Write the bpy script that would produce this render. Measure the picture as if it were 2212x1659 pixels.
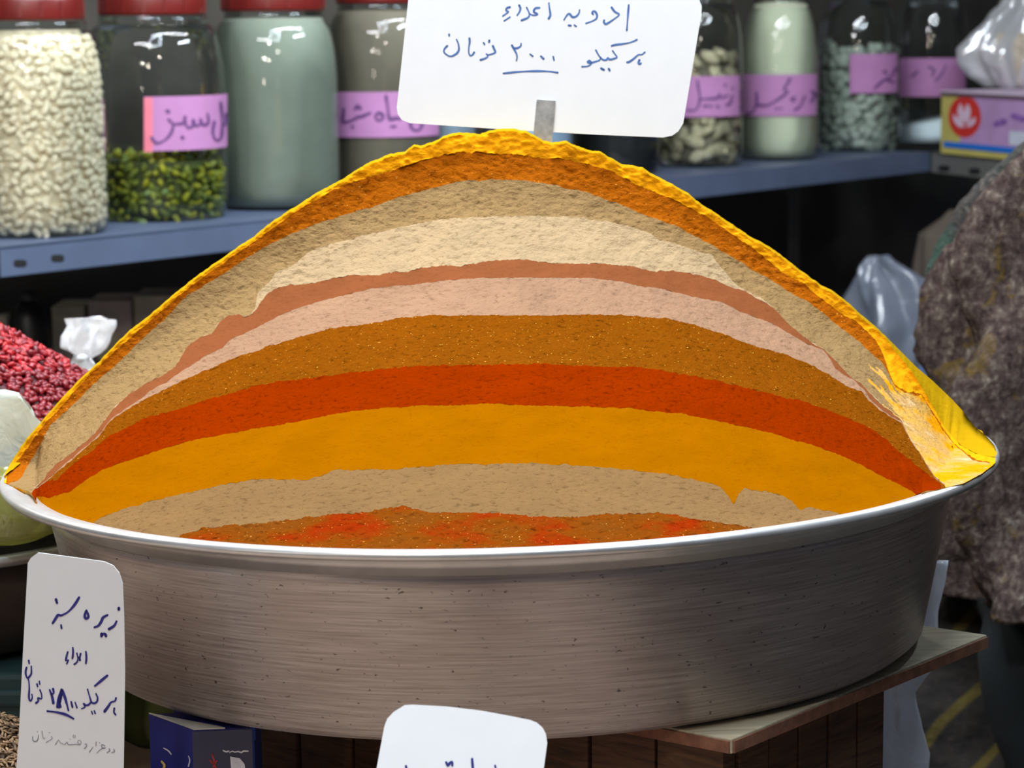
import bpy, bmesh, math, random
import numpy as np
from mathutils import Vector, Matrix
PI = math.pi
random.seed(7)
rng = np.random.default_rng(7)
SC = bpy.context.scene
COL = SC.collection
for o in list(bpy.data.objects):
    bpy.data.objects.remove(o)

# ------------------------------------------------------------------ camera
W, H, F = 2212.0, 1659.0, 5200.0            # frame and focal length in its pixels
HC = 1.45                                   # height of the camera over the floor
PITCH, ROLL = 0.1525, -0.010

def cam_axes(p, r):
    right = np.array([1.0, 0, 0]); fwd = np.array([0, math.cos(p), -math.sin(p)]); up = np.array([0, math.sin(p), math.cos(p)])
    c, s = math.cos(r), math.sin(r)
    return np.stack([c*right + s*up, fwd, c*up - s*right])      # rows: right, forward, up

A1 = cam_axes(PITCH, ROLL)
CAM = np.array([0, 0, HC])
cd = bpy.data.cameras.new('camera'); cam = bpy.data.objects.new('camera', cd); COL.objects.link(cam)
m = Matrix(((A1[0][0], A1[2][0], -A1[1][0], 0), (A1[0][1], A1[2][1], -A1[1][1], 0), (A1[0][2], A1[2][2], -A1[1][2], HC), (0, 0, 0, 1)))
cam.matrix_world = m
cd.sensor_width = 36; cd.lens = F/W*36; cd.clip_start = 0.05; cd.clip_end = 60
cd.dof.use_dof = True; cd.dof.focus_distance = 1.42; cd.dof.aperture_fstop = 17.5
SC.camera = cam

# ------------------------------------------------------------------ world, lamps, exposure
wd = bpy.data.worlds.new('world'); SC.world = wd; wd.use_nodes = True
wd.node_tree.nodes['Background'].inputs[0].default_value = (0.62, 0.72, 1.0, 1)
wd.node_tree.nodes['Background'].inputs[1].default_value = 0.10

def lamp(name, kind, loc, power, col, size=0.05, target=None, size_y=None):
    l = bpy.data.lights.new(name, kind); o = bpy.data.objects.new(name, l); COL.objects.link(o)
    o.location = loc; l.energy = power; l.color = col
    if kind == 'AREA':
        l.shape = 'RECTANGLE'; l.size = size; l.size_y = size_y or size
    else:
        l.shadow_soft_size = size
    if target is not None:
        o.rotation_euler = (Vector(target) - Vector(loc)).to_track_quat('-Z', 'Y').to_euler()
    return o

# warm bulbs over stall and shelf, cool tubes overhead, plus added fill lamps
lamp('stall_and_fill_bulb', 'POINT', (-0.52, 0.15, HC + 0.55), 15, (1.0, 0.89, 0.74), 0.045)
lamp('stall_and_fill_bulb', 'POINT', (-1.10, 0.42, HC + 0.02), 4.5, (1.0, 0.88, 0.74), 0.045)  # added fill at camera height, brightens the pan's left side
lamp('stall_and_fill_bulb', 'POINT', (0.24, 1.08, HC + 0.62), 9.5, (1.0, 0.92, 0.80), 0.04)  # added fill above the mound, brightens its right half
for p, e in (((-0.78, 1.72, 0.30), 12.5), ((-0.42, 2.10, 0.50), 8.5), ((0.20, 2.75, 0.80), 12), ((0.62, 3.20, 0.85), 9)):
    lamp('bulb_over_shelf', 'POINT', (p[0], p[1], HC + p[2]), e, (1.0, 0.93, 0.84), 0.02)
o = lamp('tube_and_fill_lamp', 'AREA', (0.25, 2.75, HC + 0.95), 27, (0.86, 0.94, 1.0), 1.5, (0.0, 3.85, HC - 0.25), 0.05)  # added tube turned on the shelf to brighten the jars
o.rotation_euler = (0.95, 0, 0.60)
lamp('tube_and_fill_lamp', 'AREA', (-0.75, 1.85, HC + 0.75), 8, (0.95, 0.96, 1.0), 0.8, (-0.33, 3.15, HC - 0.15), 0.05)  # added tube, front fill for the left jars
lamp('tube_and_fill_lamp', 'AREA', (1.0, 2.75, HC + 0.75), 15, (0.78, 0.90, 1.0), 0.7, (-0.1, 3.3, HC - 0.15), 0.05)
for a, b in (((-0.5, 0.6, 2.75), (0.5, 0.6, 2.75)), ((-0.5, 0.6, 2.75), (-0.22, 1.7, 2.75)), ((0.5, 0.6, 2.75), (0.22, 1.7, 2.75)), ((-0.22, 1.7, 2.75), (0.22, 1.7, 2.75))):
    a, b = Vector(a), Vector(b); d = b - a
    o = lamp('tube_and_fill_lamp', 'AREA', (a + b)/2, 20, (0.74, 0.86, 1.0), d.length, None, 0.04)
    o.rotation_euler = (0, 0, math.atan2(d.y, d.x))

SC.view_settings.view_transform = 'Standard'; SC.view_settings.look = 'None'
SC.view_settings.gamma = 1; SC.view_settings.use_curve_mapping = False
SC.view_settings.exposure = 0.0

# ------------------------------------------------------------------ helpers
def lin(c):
    return tuple((v/255/12.92) if v/255 <= 0.04045 else ((v/255 + 0.055)/1.055)**2.4 for v in c) + (1,)

class NT:
    def __init__(self, name):
        self.m = bpy.data.materials.new(name); self.m.use_nodes = True; self.t = self.m.node_tree
        self.b = self.t.nodes['Principled BSDF']; self.out = self.t.nodes['Material Output']
    def n(self, kind, **kw):
        x = self.t.nodes.new(kind)
        for k, v in kw.items():
            setattr(x, k, v)
        return x
    def l(self, a, b):
        self.t.links.new(a, b)
    def coord(self, scale=(1, 1, 1), what='Object'):
        c = self.n('ShaderNodeTexCoord'); mp = self.n('ShaderNodeMapping'); mp.inputs['Scale'].default_value = scale
        self.l(c.outputs[what], mp.inputs['Vector']); return mp.outputs['Vector']
    def noise(self, vec, scale, detail=3, rough=0.55, dist=0):
        x = self.n('ShaderNodeTexNoise'); x.inputs['Scale'].default_value = scale; x.inputs['Detail'].default_value = detail
        x.inputs['Roughness'].default_value = rough; x.inputs['Distortion'].default_value = dist
        self.l(vec, x.inputs['Vector']); return x.outputs['Fac']
    def ramp(self, fac, stops):
        r = self.n('ShaderNodeValToRGB'); e = r.color_ramp.elements
        while len(e) < len(stops):
            e.new(0.5)
        for k, (p, c) in enumerate(stops):
            e[k].position = p; e[k].color = c
        self.l(fac, r.inputs['Fac']); return r.outputs['Color']
    def mix(self, fac, a, b, mode='MIX'):
        x = self.n('ShaderNodeMix', data_type='RGBA', blend_type=mode)
        for s, v in ((x.inputs[0], fac), (x.inputs[6], a), (x.inputs[7], b)):
            if isinstance(v, (int, float)): s.default_value = v
            elif isinstance(v, tuple): s.default_value = v
            else: self.l(v, s)
        return x.outputs[2]
    def bump(self, h, strength, dist):
        b = self.n('ShaderNodeBump'); b.inputs['Strength'].default_value = strength; b.inputs['Distance'].default_value = dist
        self.l(h, b.inputs['Height'])
        self.l(b.outputs['Normal'], self.b.inputs['Normal'])
    def set(self, **kw):
        for k, v in kw.items():
            self.b.inputs[k.replace('_', ' ')].default_value = v

def plain(name, c, rough=0.6, metal=0.0, var=0.12, scale=40, bump=0.0, spec=0.5):
    t = NT(name); v = t.coord(); f = t.noise(v, scale)
    k = lin(c); lo = tuple(x*(1 - var) for x in k[:3]) + (1,); hi = tuple(min(1, x*(1 + var)) for x in k[:3]) + (1,)
    t.l(t.ramp(f, [(0.3, lo), (0.7, hi)]), t.b.inputs['Base Color'])
    t.set(Roughness=rough, Metallic=metal); t.b.inputs['Specular IOR Level'].default_value = spec
    if bump: t.bump(f, bump, 0.003)
    return t.m

def powder(name, c, grain=0.5, speck=None, coarse=260, dark=0.72, stops=None):
    """dry ground spice: fine grain relief, pits shaded in the colour, optional bright flakes"""
    t = NT(name); v = t.coord((0.75, 1, 1.25)); k = lin(c)
    n1 = t.noise(v, coarse, 4, 0.6, 0.4); n2 = t.noise(v, 34, 3); n3 = t.noise(v, 900, 2)
    base = t.ramp(n2, stops) if stops else t.ramp(n2, [(0.3, tuple(x*0.93 for x in k[:3]) + (1,)), (0.7, tuple(min(1, x*1.06) for x in k[:3]) + (1,))])
    base = t.mix(t.ramp(n1, [(0.33, (1, 1, 1, 1)), (0.44, (0, 0, 0, 1))]), base, (dark, dark*0.96, dark*0.9, 1), 'MULTIPLY')  # shade of the pits put into the colour
    if speck:
        sp = t.ramp(n3, [(0.69, (0, 0, 0, 1)), (0.76, (1, 1, 1, 1))])
        base = t.mix(sp, base, lin(speck))
    t.l(base, t.b.inputs['Base Color']); t.set(Roughness=0.95); t.b.inputs['Specular IOR Level'].default_value = 0.0
    h = t.n('ShaderNodeMath', operation='MULTIPLY_ADD'); t.l(n3, h.inputs[0]); h.inputs[1].default_value = 0.35; t.l(n1, h.inputs[2])
    t.bump(h.outputs[0], grain, 0.0022)
    return t.m

def link(name, me, m=None, parent=None, smooth=False):
    o = bpy.data.objects.new(name, me); COL.objects.link(o)
    if m is not None: me.materials.append(m)
    if parent is not None: o.parent = parent
    if smooth:
        me.polygons.foreach_set('use_smooth', [True]*len(me.polygons))
    return o

def mesh(name, verts, faces, m=None, parent=None, smooth=False):
    me = bpy.data.meshes.new(name); me.from_pydata([tuple(map(float, v)) for v in verts], [], [tuple(int(i) for i in f) for f in faces]); me.update()
    return link(name, me, m, parent, smooth)

def from_bm(name, bm, m=None, parent=None, smooth=False):
    me = bpy.data.meshes.new(name); bm.to_mesh(me); bm.free()
    return link(name, me, m, parent, smooth)

def tag(o, label=None, cat=None, group=None, kind=None):
    if label: o['label'] = label
    if cat: o['category'] = cat
    if group: o['group'] = group
    if kind: o['kind'] = kind
    return o

def empty(name, loc=(0, 0, 0), rz=0.0):
    o = bpy.data.objects.new(name, None); COL.objects.link(o); o.location = loc; o.rotation_euler = (0, 0, rz)
    o.empty_display_size = 0.05
    return o

def box_bm(sx, sy, sz, at=(0, 0, 0), bev=0.0, rot=None, seg=2):
    bm = bmesh.new(); bmesh.ops.create_cube(bm, size=1)
    bmesh.ops.scale(bm, vec=(sx, sy, sz), verts=bm.verts)
    if bev: bmesh.ops.bevel(bm, geom=bm.edges[:], offset=bev, segments=seg, affect='EDGES', profile=0.6)
    if rot is not None: bmesh.ops.rotate(bm, cent=(0, 0, 0), matrix=rot, verts=bm.verts)
    bmesh.ops.translate(bm, vec=at, verts=bm.verts)
    return bm

def lathe(name, prof, m, parent=None, seg=64, smooth=True, close=False):
    v, f = [], []
    n = len(prof)
    for i in range(seg):
        a = 2*PI*i/seg; ca, sa = math.cos(a), math.sin(a)
        for r, z in prof: v.append((r*ca, r*sa, z))
    for i in range(seg):
        j = (i + 1) % seg
        for k in range(n - 1 if not close else n):
            k2 = (k + 1) % n
            f.append((i*n + k, j*n + k, j*n + k2, i*n + k2))
    bm = bmesh.new()
    bv = [bm.verts.new(p) for p in v]
    for q in f: bm.faces.new([bv[i] for i in q])
    bmesh.ops.remove_doubles(bm, verts=bm.verts, dist=1e-6)
    bmesh.ops.dissolve_degenerate(bm, edges=bm.edges, dist=1e-7)
    bmesh.ops.recalc_face_normals(bm, faces=bm.faces)
    return from_bm(name, bm, m, parent, smooth)

def hash3(i, j, k, s):
    h = (i*374761393 + j*668265263 + k*2147483647 + s*974634777) & 0xffffffff
    h = ((h ^ (h >> 13))*1274126177) & 0xffffffff
    return ((h ^ (h >> 16)) & 0xffff)/65535.0

def vnoise(P, scale, seed=0, octaves=1):
    """value noise in -1..1 at points P (n,3)"""
    out = np.zeros(len(P)); amp = 1.0; tot = 0
    for o in range(octaves):
        q = P*scale*2**o; i = np.floor(q).astype(np.int64); f = q - i; f = f*f*(3 - 2*f)
        acc = 0
        for dx in (0, 1):
            for dy in (0, 1):
                for dz in (0, 1):
                    w = (f[:, 0] if dx else 1 - f[:, 0])*(f[:, 1] if dy else 1 - f[:, 1])*(f[:, 2] if dz else 1 - f[:, 2])
                    acc = acc + w*hash3(i[:, 0] + dx, i[:, 1] + dy, i[:, 2] + dz, seed + o)
        out += amp*(acc*2 - 1); tot += amp; amp *= 0.5
    return out/tot

def ray(px, py):
    """unit-depth viewing direction of photo point(s): used to survey where things stand"""
    px, py = np.asarray(px, float), np.asarray(py, float)
    c = np.stack([(px - W/2)/F, np.ones_like(px), -(py - H/2)/F], -1)
    return c @ A1

def at_y(px, py, Y):
    d = ray(px, py); return CAM + d*(Y/d[..., 1:2])

def at_z(px, py, Z):
    d = ray(px, py); return CAM + d*((Z - HC)/d[..., 2:3])

def at_plane(px, py, p0, n):
    d = ray(px, py); t = (np.dot(p0 - CAM, n))/(d @ n)
    return CAM + d*t[..., None]

def spline(pts, step=2.5):
    """Catmull-Rom through 2-D points"""
    P = np.array(pts, float)
    if len(P) == 1: return P
    if len(P) == 2:
        n = max(2, int(np.hypot(*(P[1] - P[0]))/step) + 1); return P[0] + (P[1] - P[0])*np.linspace(0, 1, n)[:, None]
    Q = np.vstack([2*P[0] - P[1], P, 2*P[-1] - P[-2]]); out = []
    for i in range(1, len(Q) - 2):
        n = max(2, int(np.hypot(*(Q[i + 1] - Q[i]))/step)); t = np.linspace(0, 1, n, endpoint=False)[:, None]
        a, b, c, d = Q[i - 1], Q[i], Q[i + 1], Q[i + 2]
        out.append(0.5*((2*b) + (c - a)*t + (2*a - 5*b + 4*c - d)*t**2 + (3*b - a - 3*c + d)*t**3))
    out.append(P[-1:]); return np.vstack(out)

def strokes2d(lines, width):
    """pen strokes -> flat ribbons with round ends; returns 2-D verts and faces"""
    V, Fc = [], []
    for ln in lines:
        P = spline(ln); n = len(P)
        T = np.gradient(P, axis=0) if n > 1 else np.array([[1.0, 0]])
        T /= np.maximum(np.linalg.norm(T, axis=1, keepdims=True), 1e-6); N = np.stack([-T[:, 1], T[:, 0]], 1)
        w = width/2*(0.9 + 0.2*np.sin(np.arange(n)*0.31 + len(V)))
        b = len(V)
        for p, nn, ww in zip(P, N, w): V += [tuple(p + nn*ww), tuple(p - nn*ww)]
        for i in range(n - 1): Fc.append((b + 2*i, b + 2*i + 1, b + 2*i + 3, b + 2*i + 2))
        for p, ww in ((P[0], w[0]), (P[-1], w[-1])):
            b = len(V); V += [(p[0] + ww*math.cos(a), p[1] + ww*math.sin(a)) for a in np.linspace(0, 2*PI, 10, endpoint=False)]
            Fc.append(tuple(range(b, b + 10)))
    return np.array(V), Fc

def Z(pts, ox, oy, s):
    return [(ox + x/s, oy + y/s) for x, y in pts]

INK_BLUE = plain('blue_ink', (70, 105, 160), 0.7, var=0.2, scale=300)
INK_VIOLET = plain('violet_blue_ink', (38, 36, 120), 0.7, var=0.2, scale=300)
INK_JAR = plain('purple_black_marker', (88, 52, 104), 0.7, var=0.15, scale=200)
PENCIL = plain('grey_pencil', (118, 116, 128), 0.8, var=0.2, scale=400)
PAPER = plain('white_card', (226, 225, 223), 0.75, var=0.015, scale=60, spec=0.25)
ALU_CLIP = plain('dull_aluminium', (176, 174, 170), 0.45, 0.6, var=0.25, scale=160)
STEEL = plain('blue_grey_painted_steel', (86, 98, 122), 0.45, 0.2, var=0.10, scale=12)
STEEL2 = plain('grey_painted_steel', (110, 108, 104), 0.5, 0.2, var=0.10, scale=12)
SLOT_SHADE = plain('slot_shade', (12, 12, 13), 0.9)

# ------------------------------------------------------------------ the setting
ZS, ZS2, ZC = HC - 0.28, HC - 0.80, HC - 0.55           # shelf, lower shelf, counter heights
e0 = at_z(0, 533, ZS); e1 = at_z(2010, 328, ZS); e2 = at_z(2212, 348, ZS)
SD = (e1 - e0)/np.linalg.norm(e1 - e0); SN = np.array([-SD[1], SD[0], 0])        # along the shelf, towards the wall
RD = (e2 - e1)/np.linalg.norm(e2 - e1); RN = np.array([-RD[1], RD[0], 0])        # along the side shelf, towards its wall
SLEN = float(np.linalg.norm(e1 - e0))

def ob_box(name, o, ax, ay, lx, ly, z0, z1, m, parent=None, bev=0.0):
    """box from corner o along unit ax (lx) and ay (ly), z0..z1"""
    v = []
    for z in (z0, z1):
        for a, b in ((0, 0), (1, 0), (1, 1), (0, 1)):
            p = o + ax*lx*a + ay*ly*b; v.append((p[0], p[1], z))
    bm = bmesh.new(); bv = [bm.verts.new(p) for p in v]
    for f in ((3, 2, 1, 0), (4, 5, 6, 7), (0, 1, 5, 4), (1, 2, 6, 5), (2, 3, 7, 6), (3, 0, 4, 7)): bm.faces.new([bv[i] for i in f])
    bmesh.ops.recalc_face_normals(bm, faces=bm.faces)
    if bev: bmesh.ops.bevel(bm, geom=bm.edges[:], offset=bev, segments=2, affect='EDGES', profile=0.6)
    return from_bm(name, bm, m, parent)

WALLM = plain('sooty_plaster', (64, 60, 53), 0.9, var=0.3, scale=5, bump=0.3)
FLOORM = plain('worn_stone_floor', (70, 66, 60), 0.8, var=0.2, scale=6)
tag(ob_box('floor', np.array([-4.0, -2, 0]), np.array([1., 0, 0]), np.array([0, 1., 0]), 8, 9, -0.1, 0.0, FLOORM), kind='structure')
wb = e0 + SN*0.42 - SD*1.6
tag(ob_box('wall_back', wb, SD, SN, SLEN + 3.2, 0.1, 0.0, 3.1, WALLM), kind='structure')
wr = e1 + RN*0.42 - RD*0.45
tag(ob_box('wall_right', wr, RD, RN, 4.2, 0.1, 0.0, 3.1, WALLM), kind='structure')

# ------------------------------------------------------------------ the pan's own frame (it leans a little on its board)
A0 = cam_axes(0.134573, -0.030050)
ROT = A1.T @ A0
PANP = CAM + ROT @ np.array([-0.009471, 1.553644, -0.259847])
PM = Matrix.Translation(Vector(PANP)) @ Matrix(ROT.tolist()).to_4x4()
O_L = ROT.T @ (CAM - PANP)
def ray_l(px, py): return ray(px, py) @ ROT                  # viewing direction in the pan's frame
def to_w(p): return PANP + np.asarray(p) @ ROT.T

# brushed aluminium
t = NT('brushed_aluminium')
g = t.n('ShaderNodeTexCoord'); sep = t.n('ShaderNodeSeparateXYZ'); t.l(g.outputs['Object'], sep.inputs[0])
ang = t.n('ShaderNodeMath', operation='ARCTAN2'); t.l(sep.outputs['Y'], ang.inputs[0]); t.l(sep.outputs['X'], ang.inputs[1])
cmb = t.n('ShaderNodeCombineXYZ'); t.l(ang.outputs[0], cmb.inputs[0]); t.l(sep.outputs['Z'], cmb.inputs[2])
mp = t.n('ShaderNodeMapping'); mp.inputs['Scale'].default_value = (2.2, 1, 330); t.l(cmb.outputs[0], mp.inputs[0])
br = t.noise(mp.outputs[0], 2.0, 5, 0.7)
mp2 = t.n('ShaderNodeMapping'); mp2.inputs['Scale'].default_value = (30, 1, 230); t.l(cmb.outputs[0], mp2.inputs[0])
sc = t.noise(mp2.outputs[0], 1.6, 4, 0.6, 0.5)
mp3 = t.n('ShaderNodeMapping'); mp3.inputs['Scale'].default_value = (1.6, 1, 9); t.l(cmb.outputs[0], mp3.inputs[0])
bl = t.noise(mp3.outputs[0], 1.5, 3)
base = t.ramp(br, [(0.3, lin((154, 144, 137))), (0.7, lin((222, 212, 205)))])
base = t.mix(t.ramp(bl, [(0.4, (0, 0, 0, 1)), (0.75, (0.5, 0.5, 0.5, 1))]), base, lin((160, 140, 134)))
base = t.mix(t.ramp(sc, [(0.31, (0.8, 0.8, 0.8, 1)), (0.36, (0, 0, 0, 1))]), base, lin((76, 67, 62)))
t.l(base, t.b.inputs['Base Color'])
t.l(t.ramp(br, [(0.25, (0.38,)*3 + (1,)), (0.75, (0.5,)*3 + (1,))]), t.b.inputs['Roughness'])
t.set(Metallic=0.75); t.bump(br, 0.22, 0.0006)
t.b.inputs['Anisotropic'].default_value = 0.7; t.b.inputs['Anisotropic Rotation'].default_value = 0.25
PANM = t.m
RIMM = plain('polished_aluminium', (214, 212, 209), 0.40, 0.85, var=0.08, scale=60, bump=0.05)

pan = empty('spice_pan'); pan.matrix_world = PM
tag(pan, 'wide round aluminium pan holding the tall striped spice mound', 'pan')
th = 0.0014
outer = [(0.0, -0.114), (0.258, -0.114), (0.266, -0.1125), (0.2725, -0.107), (0.2905, -0.020), (0.2925, -0.0125)]
inner = [(0.2925 - th, -0.0125), (0.2905 - th, -0.020), (0.271, -0.1065), (0.265, -0.1115), (0.257, -0.1126), (0.0, -0.1126)]
lathe('basin', outer + inner, PANM, pan, 160)
rimp = [(0.2922, -0.0138), (0.2945, -0.0075), (0.2985, -0.0022), (0.304, 0.0006), (0.311, 0.0016), (0.315, 0.0004), (0.3165, -0.0004), (0.3190, 0.0000), (0.3203, 0.0014),
        (0.3206, 0.0032), (0.3196, 0.0050), (0.3172, 0.0058), (0.313, 0.0054), (0.306, 0.0034), (0.3, 0.0004), (0.2955, -0.0048), (0.2920, -0.0130)]
lathe('rolled_rim', rimp, RIMM, pan, 200, close=True)

# ------------------------------------------------------------------ the spice mound
SIL = [(8,1030),(24,1000),(40,975),(47,962),(76,927),(109,889),(147,846),(177,815),(215,782),(243,752),(278,716),(311,691),(354,656),(380,633),(415,605),(456,575),(514,534),
 (544,514),(592,476),(628,454),(656,435),(711,401),(740,388),(793,354),(844,332),(875,328),(894,314),(915,314),(938,306),(971,289),(996,287),(1016,287),(1037,290),(1057,283),
 (1082,278),(1103,278),(1133,282),(1156,293),(1173,304),(1191,308),(1222,305),(1237,312),(1262,322),(1280,328),(1297,328),(1315,340),(1343,354),(1358,356),(1376,360),(1386,361),
 (1411,377),(1436,389),(1461,405),(1487,418),(1504,434),(1527,449),(1555,467),(1588,489),(1626,515),(1661,532),(1689,553),(1727,583),(1765,611),(1803,631),(1836,659),(1866,684),
 (1913,726),(1951,764),(1981,794),(2014,822),(2057,863),(2080,888),(2105,921),(2130,941),(2148,962),(2154,980)]
RDG = [(1850,680),(1885,704),(1912,732),(1935,760),(1960,790),(1989,832),(2006,863),(2024,893),(2039,921),(2055,942),(2075,962),(2108,980),(2135,987),(2154,988)]
SILA = np.array(SIL, float)
xs = np.unique(np.concatenate([np.linspace(9, 120, 50), np.linspace(120, 2000, 700), np.linspace(2000, 2150, 50)]))
NX = len(xs)
def jit(amp, seed, sc1=0.05):
    P = np.stack([xs, np.zeros(NX), np.full(NX, seed*13.7)], 1)
    return amp*(vnoise(P, sc1, seed, 3))
def curve(pts, left=9999., right=9999., amp=2.2, seed=0):
    a = np.array(sorted(pts), float)
    return np.interp(xs, a[:, 0], a[:, 1], left=left, right=right) + jit(amp, seed) + jit(amp*1.1, seed + 40, 0.22)
sil = np.interp(xs, SILA[:, 0], SILA[:, 1]) + jit(1.5, 3, 0.12)
RA = np.array(RDG, float)
ridge = np.where(xs < 1850, sil + 5, np.interp(xs, RA[:, 0], RA[:, 1]))
ridge = np.maximum(ridge, sil + 3)
bottom = np.interp(xs, *np.array([(8,1036),(45,1050),(56,1055),(68,1063),(76,1077),(86,1087),(114,1105),(152,1118),(215,1130),(278,1140),(380,1156),(560,1174),(759,1184),(958,1187),(1157,1182),
 (1356,1170),(1555,1150),(1660,1137),(1753,1119),(1855,1097),(1956,1072),(2006,1059),(2057,1047),(2082,1041),(2120,1021),(2146,1001),(2152,994)], float).T) + 7*np.clip((2000 - xs)/40, 0, 1)*np.clip((xs - 50)/50, 0.2, 1) + 3*np.clip((xs - 2000)/20, 0, 1) + 5*np.clip((62 - xs)/10, 0, 1)
B1 = curve([(14,1030),(35,1000),(60,966),(90,925),(127,884),(180,825),(245,762),(320,697),(415,616),(520,542),(600,485),(660,444),(720,410),(760,396),(830,372),(900,350),(951,336),(1001,328),(1077,331),(1141,336),
 (1178,342),(1229,344),(1267,354),(1318,368),(1356,387),(1394,407),(1461,433),(1537,473),(1575,502),(1613,527),(1651,555),(1689,588),(1740,617),(1778,648),(1816,674),(1855,699),(1893,737),(1908,765),(1918,795),(1932,830),
 (1955,846),(1990,850),(2010,882),(2030,915),(2060,955),(2100,990),(2140,998)], seed=11)
B2 = curve([(20,1045),(45,1035),(60,1005),(86,962),(109,918),(142,889),(177,855),(215,820),(253,786),(291,747),(324,717),(354,691),(380,664),(405,636),(438,620),(484,592),(527,562),(565,537),(610,514),(653,496),(704,476),
 (754,461),(805,446),(856,428),(900,416),(951,402),(1001,390),(1077,388),(1128,390),(1204,402),(1267,415),(1330,437),(1394,466),(1460,489),(1537,527),(1588,558),(1628,583),(1664,603),(1702,629),(1752,657),(1800,694),
 (1842,727),(1880,760),(1905,782),(1916,800),(1932,834),(1955,850),(1990,854),(2010,886),(2030,919),(2060,958),(2100,993),(2140,1001)], seed=12)
TAN_B = [(66,1062),(90,1040),(122,1001),(152,980),(177,960),(210,931),(228,905),(253,873),(278,851),(316,828),(354,810),(380,790),(400,757),(412,740),(435,727),(458,720),(473,696),(496,679),(516,679),(526,685),(540,681),(552,666),(556,637),
 (567,623),(582,610),(597,588),(628,575),(653,554),(678,538),(729,524),(780,511),(830,499),(881,486),(932,477),(951,473),(1027,470),(1103,466),(1178,466),(1242,470),(1305,475),(1343,485),(1394,501),(1432,520),(1460,528),
 (1487,537),(1517,547),(1538,548),(1547,566),(1563,584),(1583,608),(1600,621),(1633,639),(1659,652),(1677,671),(1700,695),(1727,720),(1755,740),(1779,754),(1799,774),(1829,805),(1860,830),(1880,850),(1905,873),(1930,893),(1948,908),
 (1960,935),(1975,962),(2000,1000),(2020,1030),(2040,1046)]
B3 = curve(TAN_B, seed=13)
CREAM_B = [p for p in TAN_B if p[0] < 545] + [(554,669),(567,647),(575,637),(590,627),(600,622),(628,615),(653,615),(686,610),(716,603),(767,594),(818,595),(851,587),(881,587),(919,577),(960,572),(996,574),(1065,563),(1135,560),(1166,566),
 (1242,569),(1305,570),(1330,575),(1368,576),(1406,584),(1461,586),(1502,593),(1537,603),(1575,618),(1613,632),(1638,646),(1659,655)] + [p for p in TAN_B if p[0] > 1670]
B4 = curve(CREAM_B, seed=14)
B5 = curve([(66,1062),(106,1034),(132,1010),(157,990),(182,967),(215,938),(241,904),(265,887),(283,875),(304,861),(329,843),(367,820),(405,794),(443,769),(481,751),(501,732),(552,709),(603,681),(653,663),(704,646),(754,635),(805,623),(856,618),(932,610),
 (976,604),(1052,600),(1128,600),(1204,600),(1280,602),(1343,608),(1394,620),(1436,626),(1512,644),(1563,655),(1600,674),(1638,687),(1676,702),(1702,720),(1740,740),(1779,757),(1794,777),(1804,797),(1824,810),(1844,821),(1867,843),(1880,862),
 (1905,886),(1930,901),(1948,910),(1960,936),(1975,963),(2000,1001),(2020,1031),(2040,1047)], amp=1, seed=15)
B6 = curve([(66,1064),(106,1036),(132,1012),(157,993),(182,970),(215,941),(241,908),(265,890),(283,878),(329,854),(367,835),(405,817),(456,794),(514,770),(577,749),(653,727),(716,709),(780,702),(830,692),(894,682),(960,681),(1100,681),(1250,680),(1350,680),
 (1436,688),(1499,702),(1550,717),(1613,741),(1664,757),(1703,767),(1753,789),(1791,810),(1824,832),(1862,846),(1876,864),(1905,889),(1930,904),(1948,913),(1960,938),(1975,965),(2000,1003),(2020,1033),(2040,1049)], amp=2, seed=16)
B7 = curve([(70,1062),(85,1044),(100,1042),(122,1037),(152,1008),(190,980),(228,948),(266,926),(304,907),(380,886),(456,861),(560,831),(709,812),(858,793),(1008,787),(1206,787),(1405,795),(1555,824),(1660,850),(1728,865),(1779,883),(1829,903),(1880,926),
 (1918,949),(1943,977),(1968,994),(1994,1017),(2019,1036),(2032,1045)], amp=3, seed=17)
B8 = curve([(78,1072),(106,1075),(152,1062),(177,1042),(228,1011),(278,994),(354,968),(430,948),(506,934),(560,925),(659,907),(759,887),(908,877),(1057,873),(1206,877),(1356,882),(1480,894),(1555,912),(1660,933),(1703,949),(1753,961),(1804,979),
 (1855,1002),(1893,1022),(1930,1042),(1968,1061),(1976,1068)], amp=1.8, seed=18)
B9 = curve([(203,1127),(241,1108),(278,1095),(329,1082),(405,1065),(481,1047),(560,1034),(659,1036),(690,1027),(724,1016),(858,1013),(958,1004),(1157,1001),(1306,1009),(1455,1026),(1555,1049),(1572,1070),(1585,1090),(1597,1066),(1609,1053),(1660,1063),
 (1690,1070),(1710,1082),(1730,1104),(1748,1095),(1804,1105),(1819,1110)], seed=19)
B10 = curve([(388,1156),(443,1140),(506,1133),(560,1130),(659,1118),(784,1106),(830,1098),(868,1093),(933,1108),(1057,1108),(1157,1116),(1231,1118),(1306,1111),(1430,1108),(1505,1121),(1604,1136),(1635,1142)], amp=3, seed=20)
Bs = [ridge, B1, B2, B3, B4, B5, B6, B7, B8, B9, B10, bottom]
for k in range(1, 12):
    Bs[k] = np.minimum(np.maximum(Bs[k], Bs[k - 1]), bottom)
Bs[0] = np.minimum(Bs[0], bottom)

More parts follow.
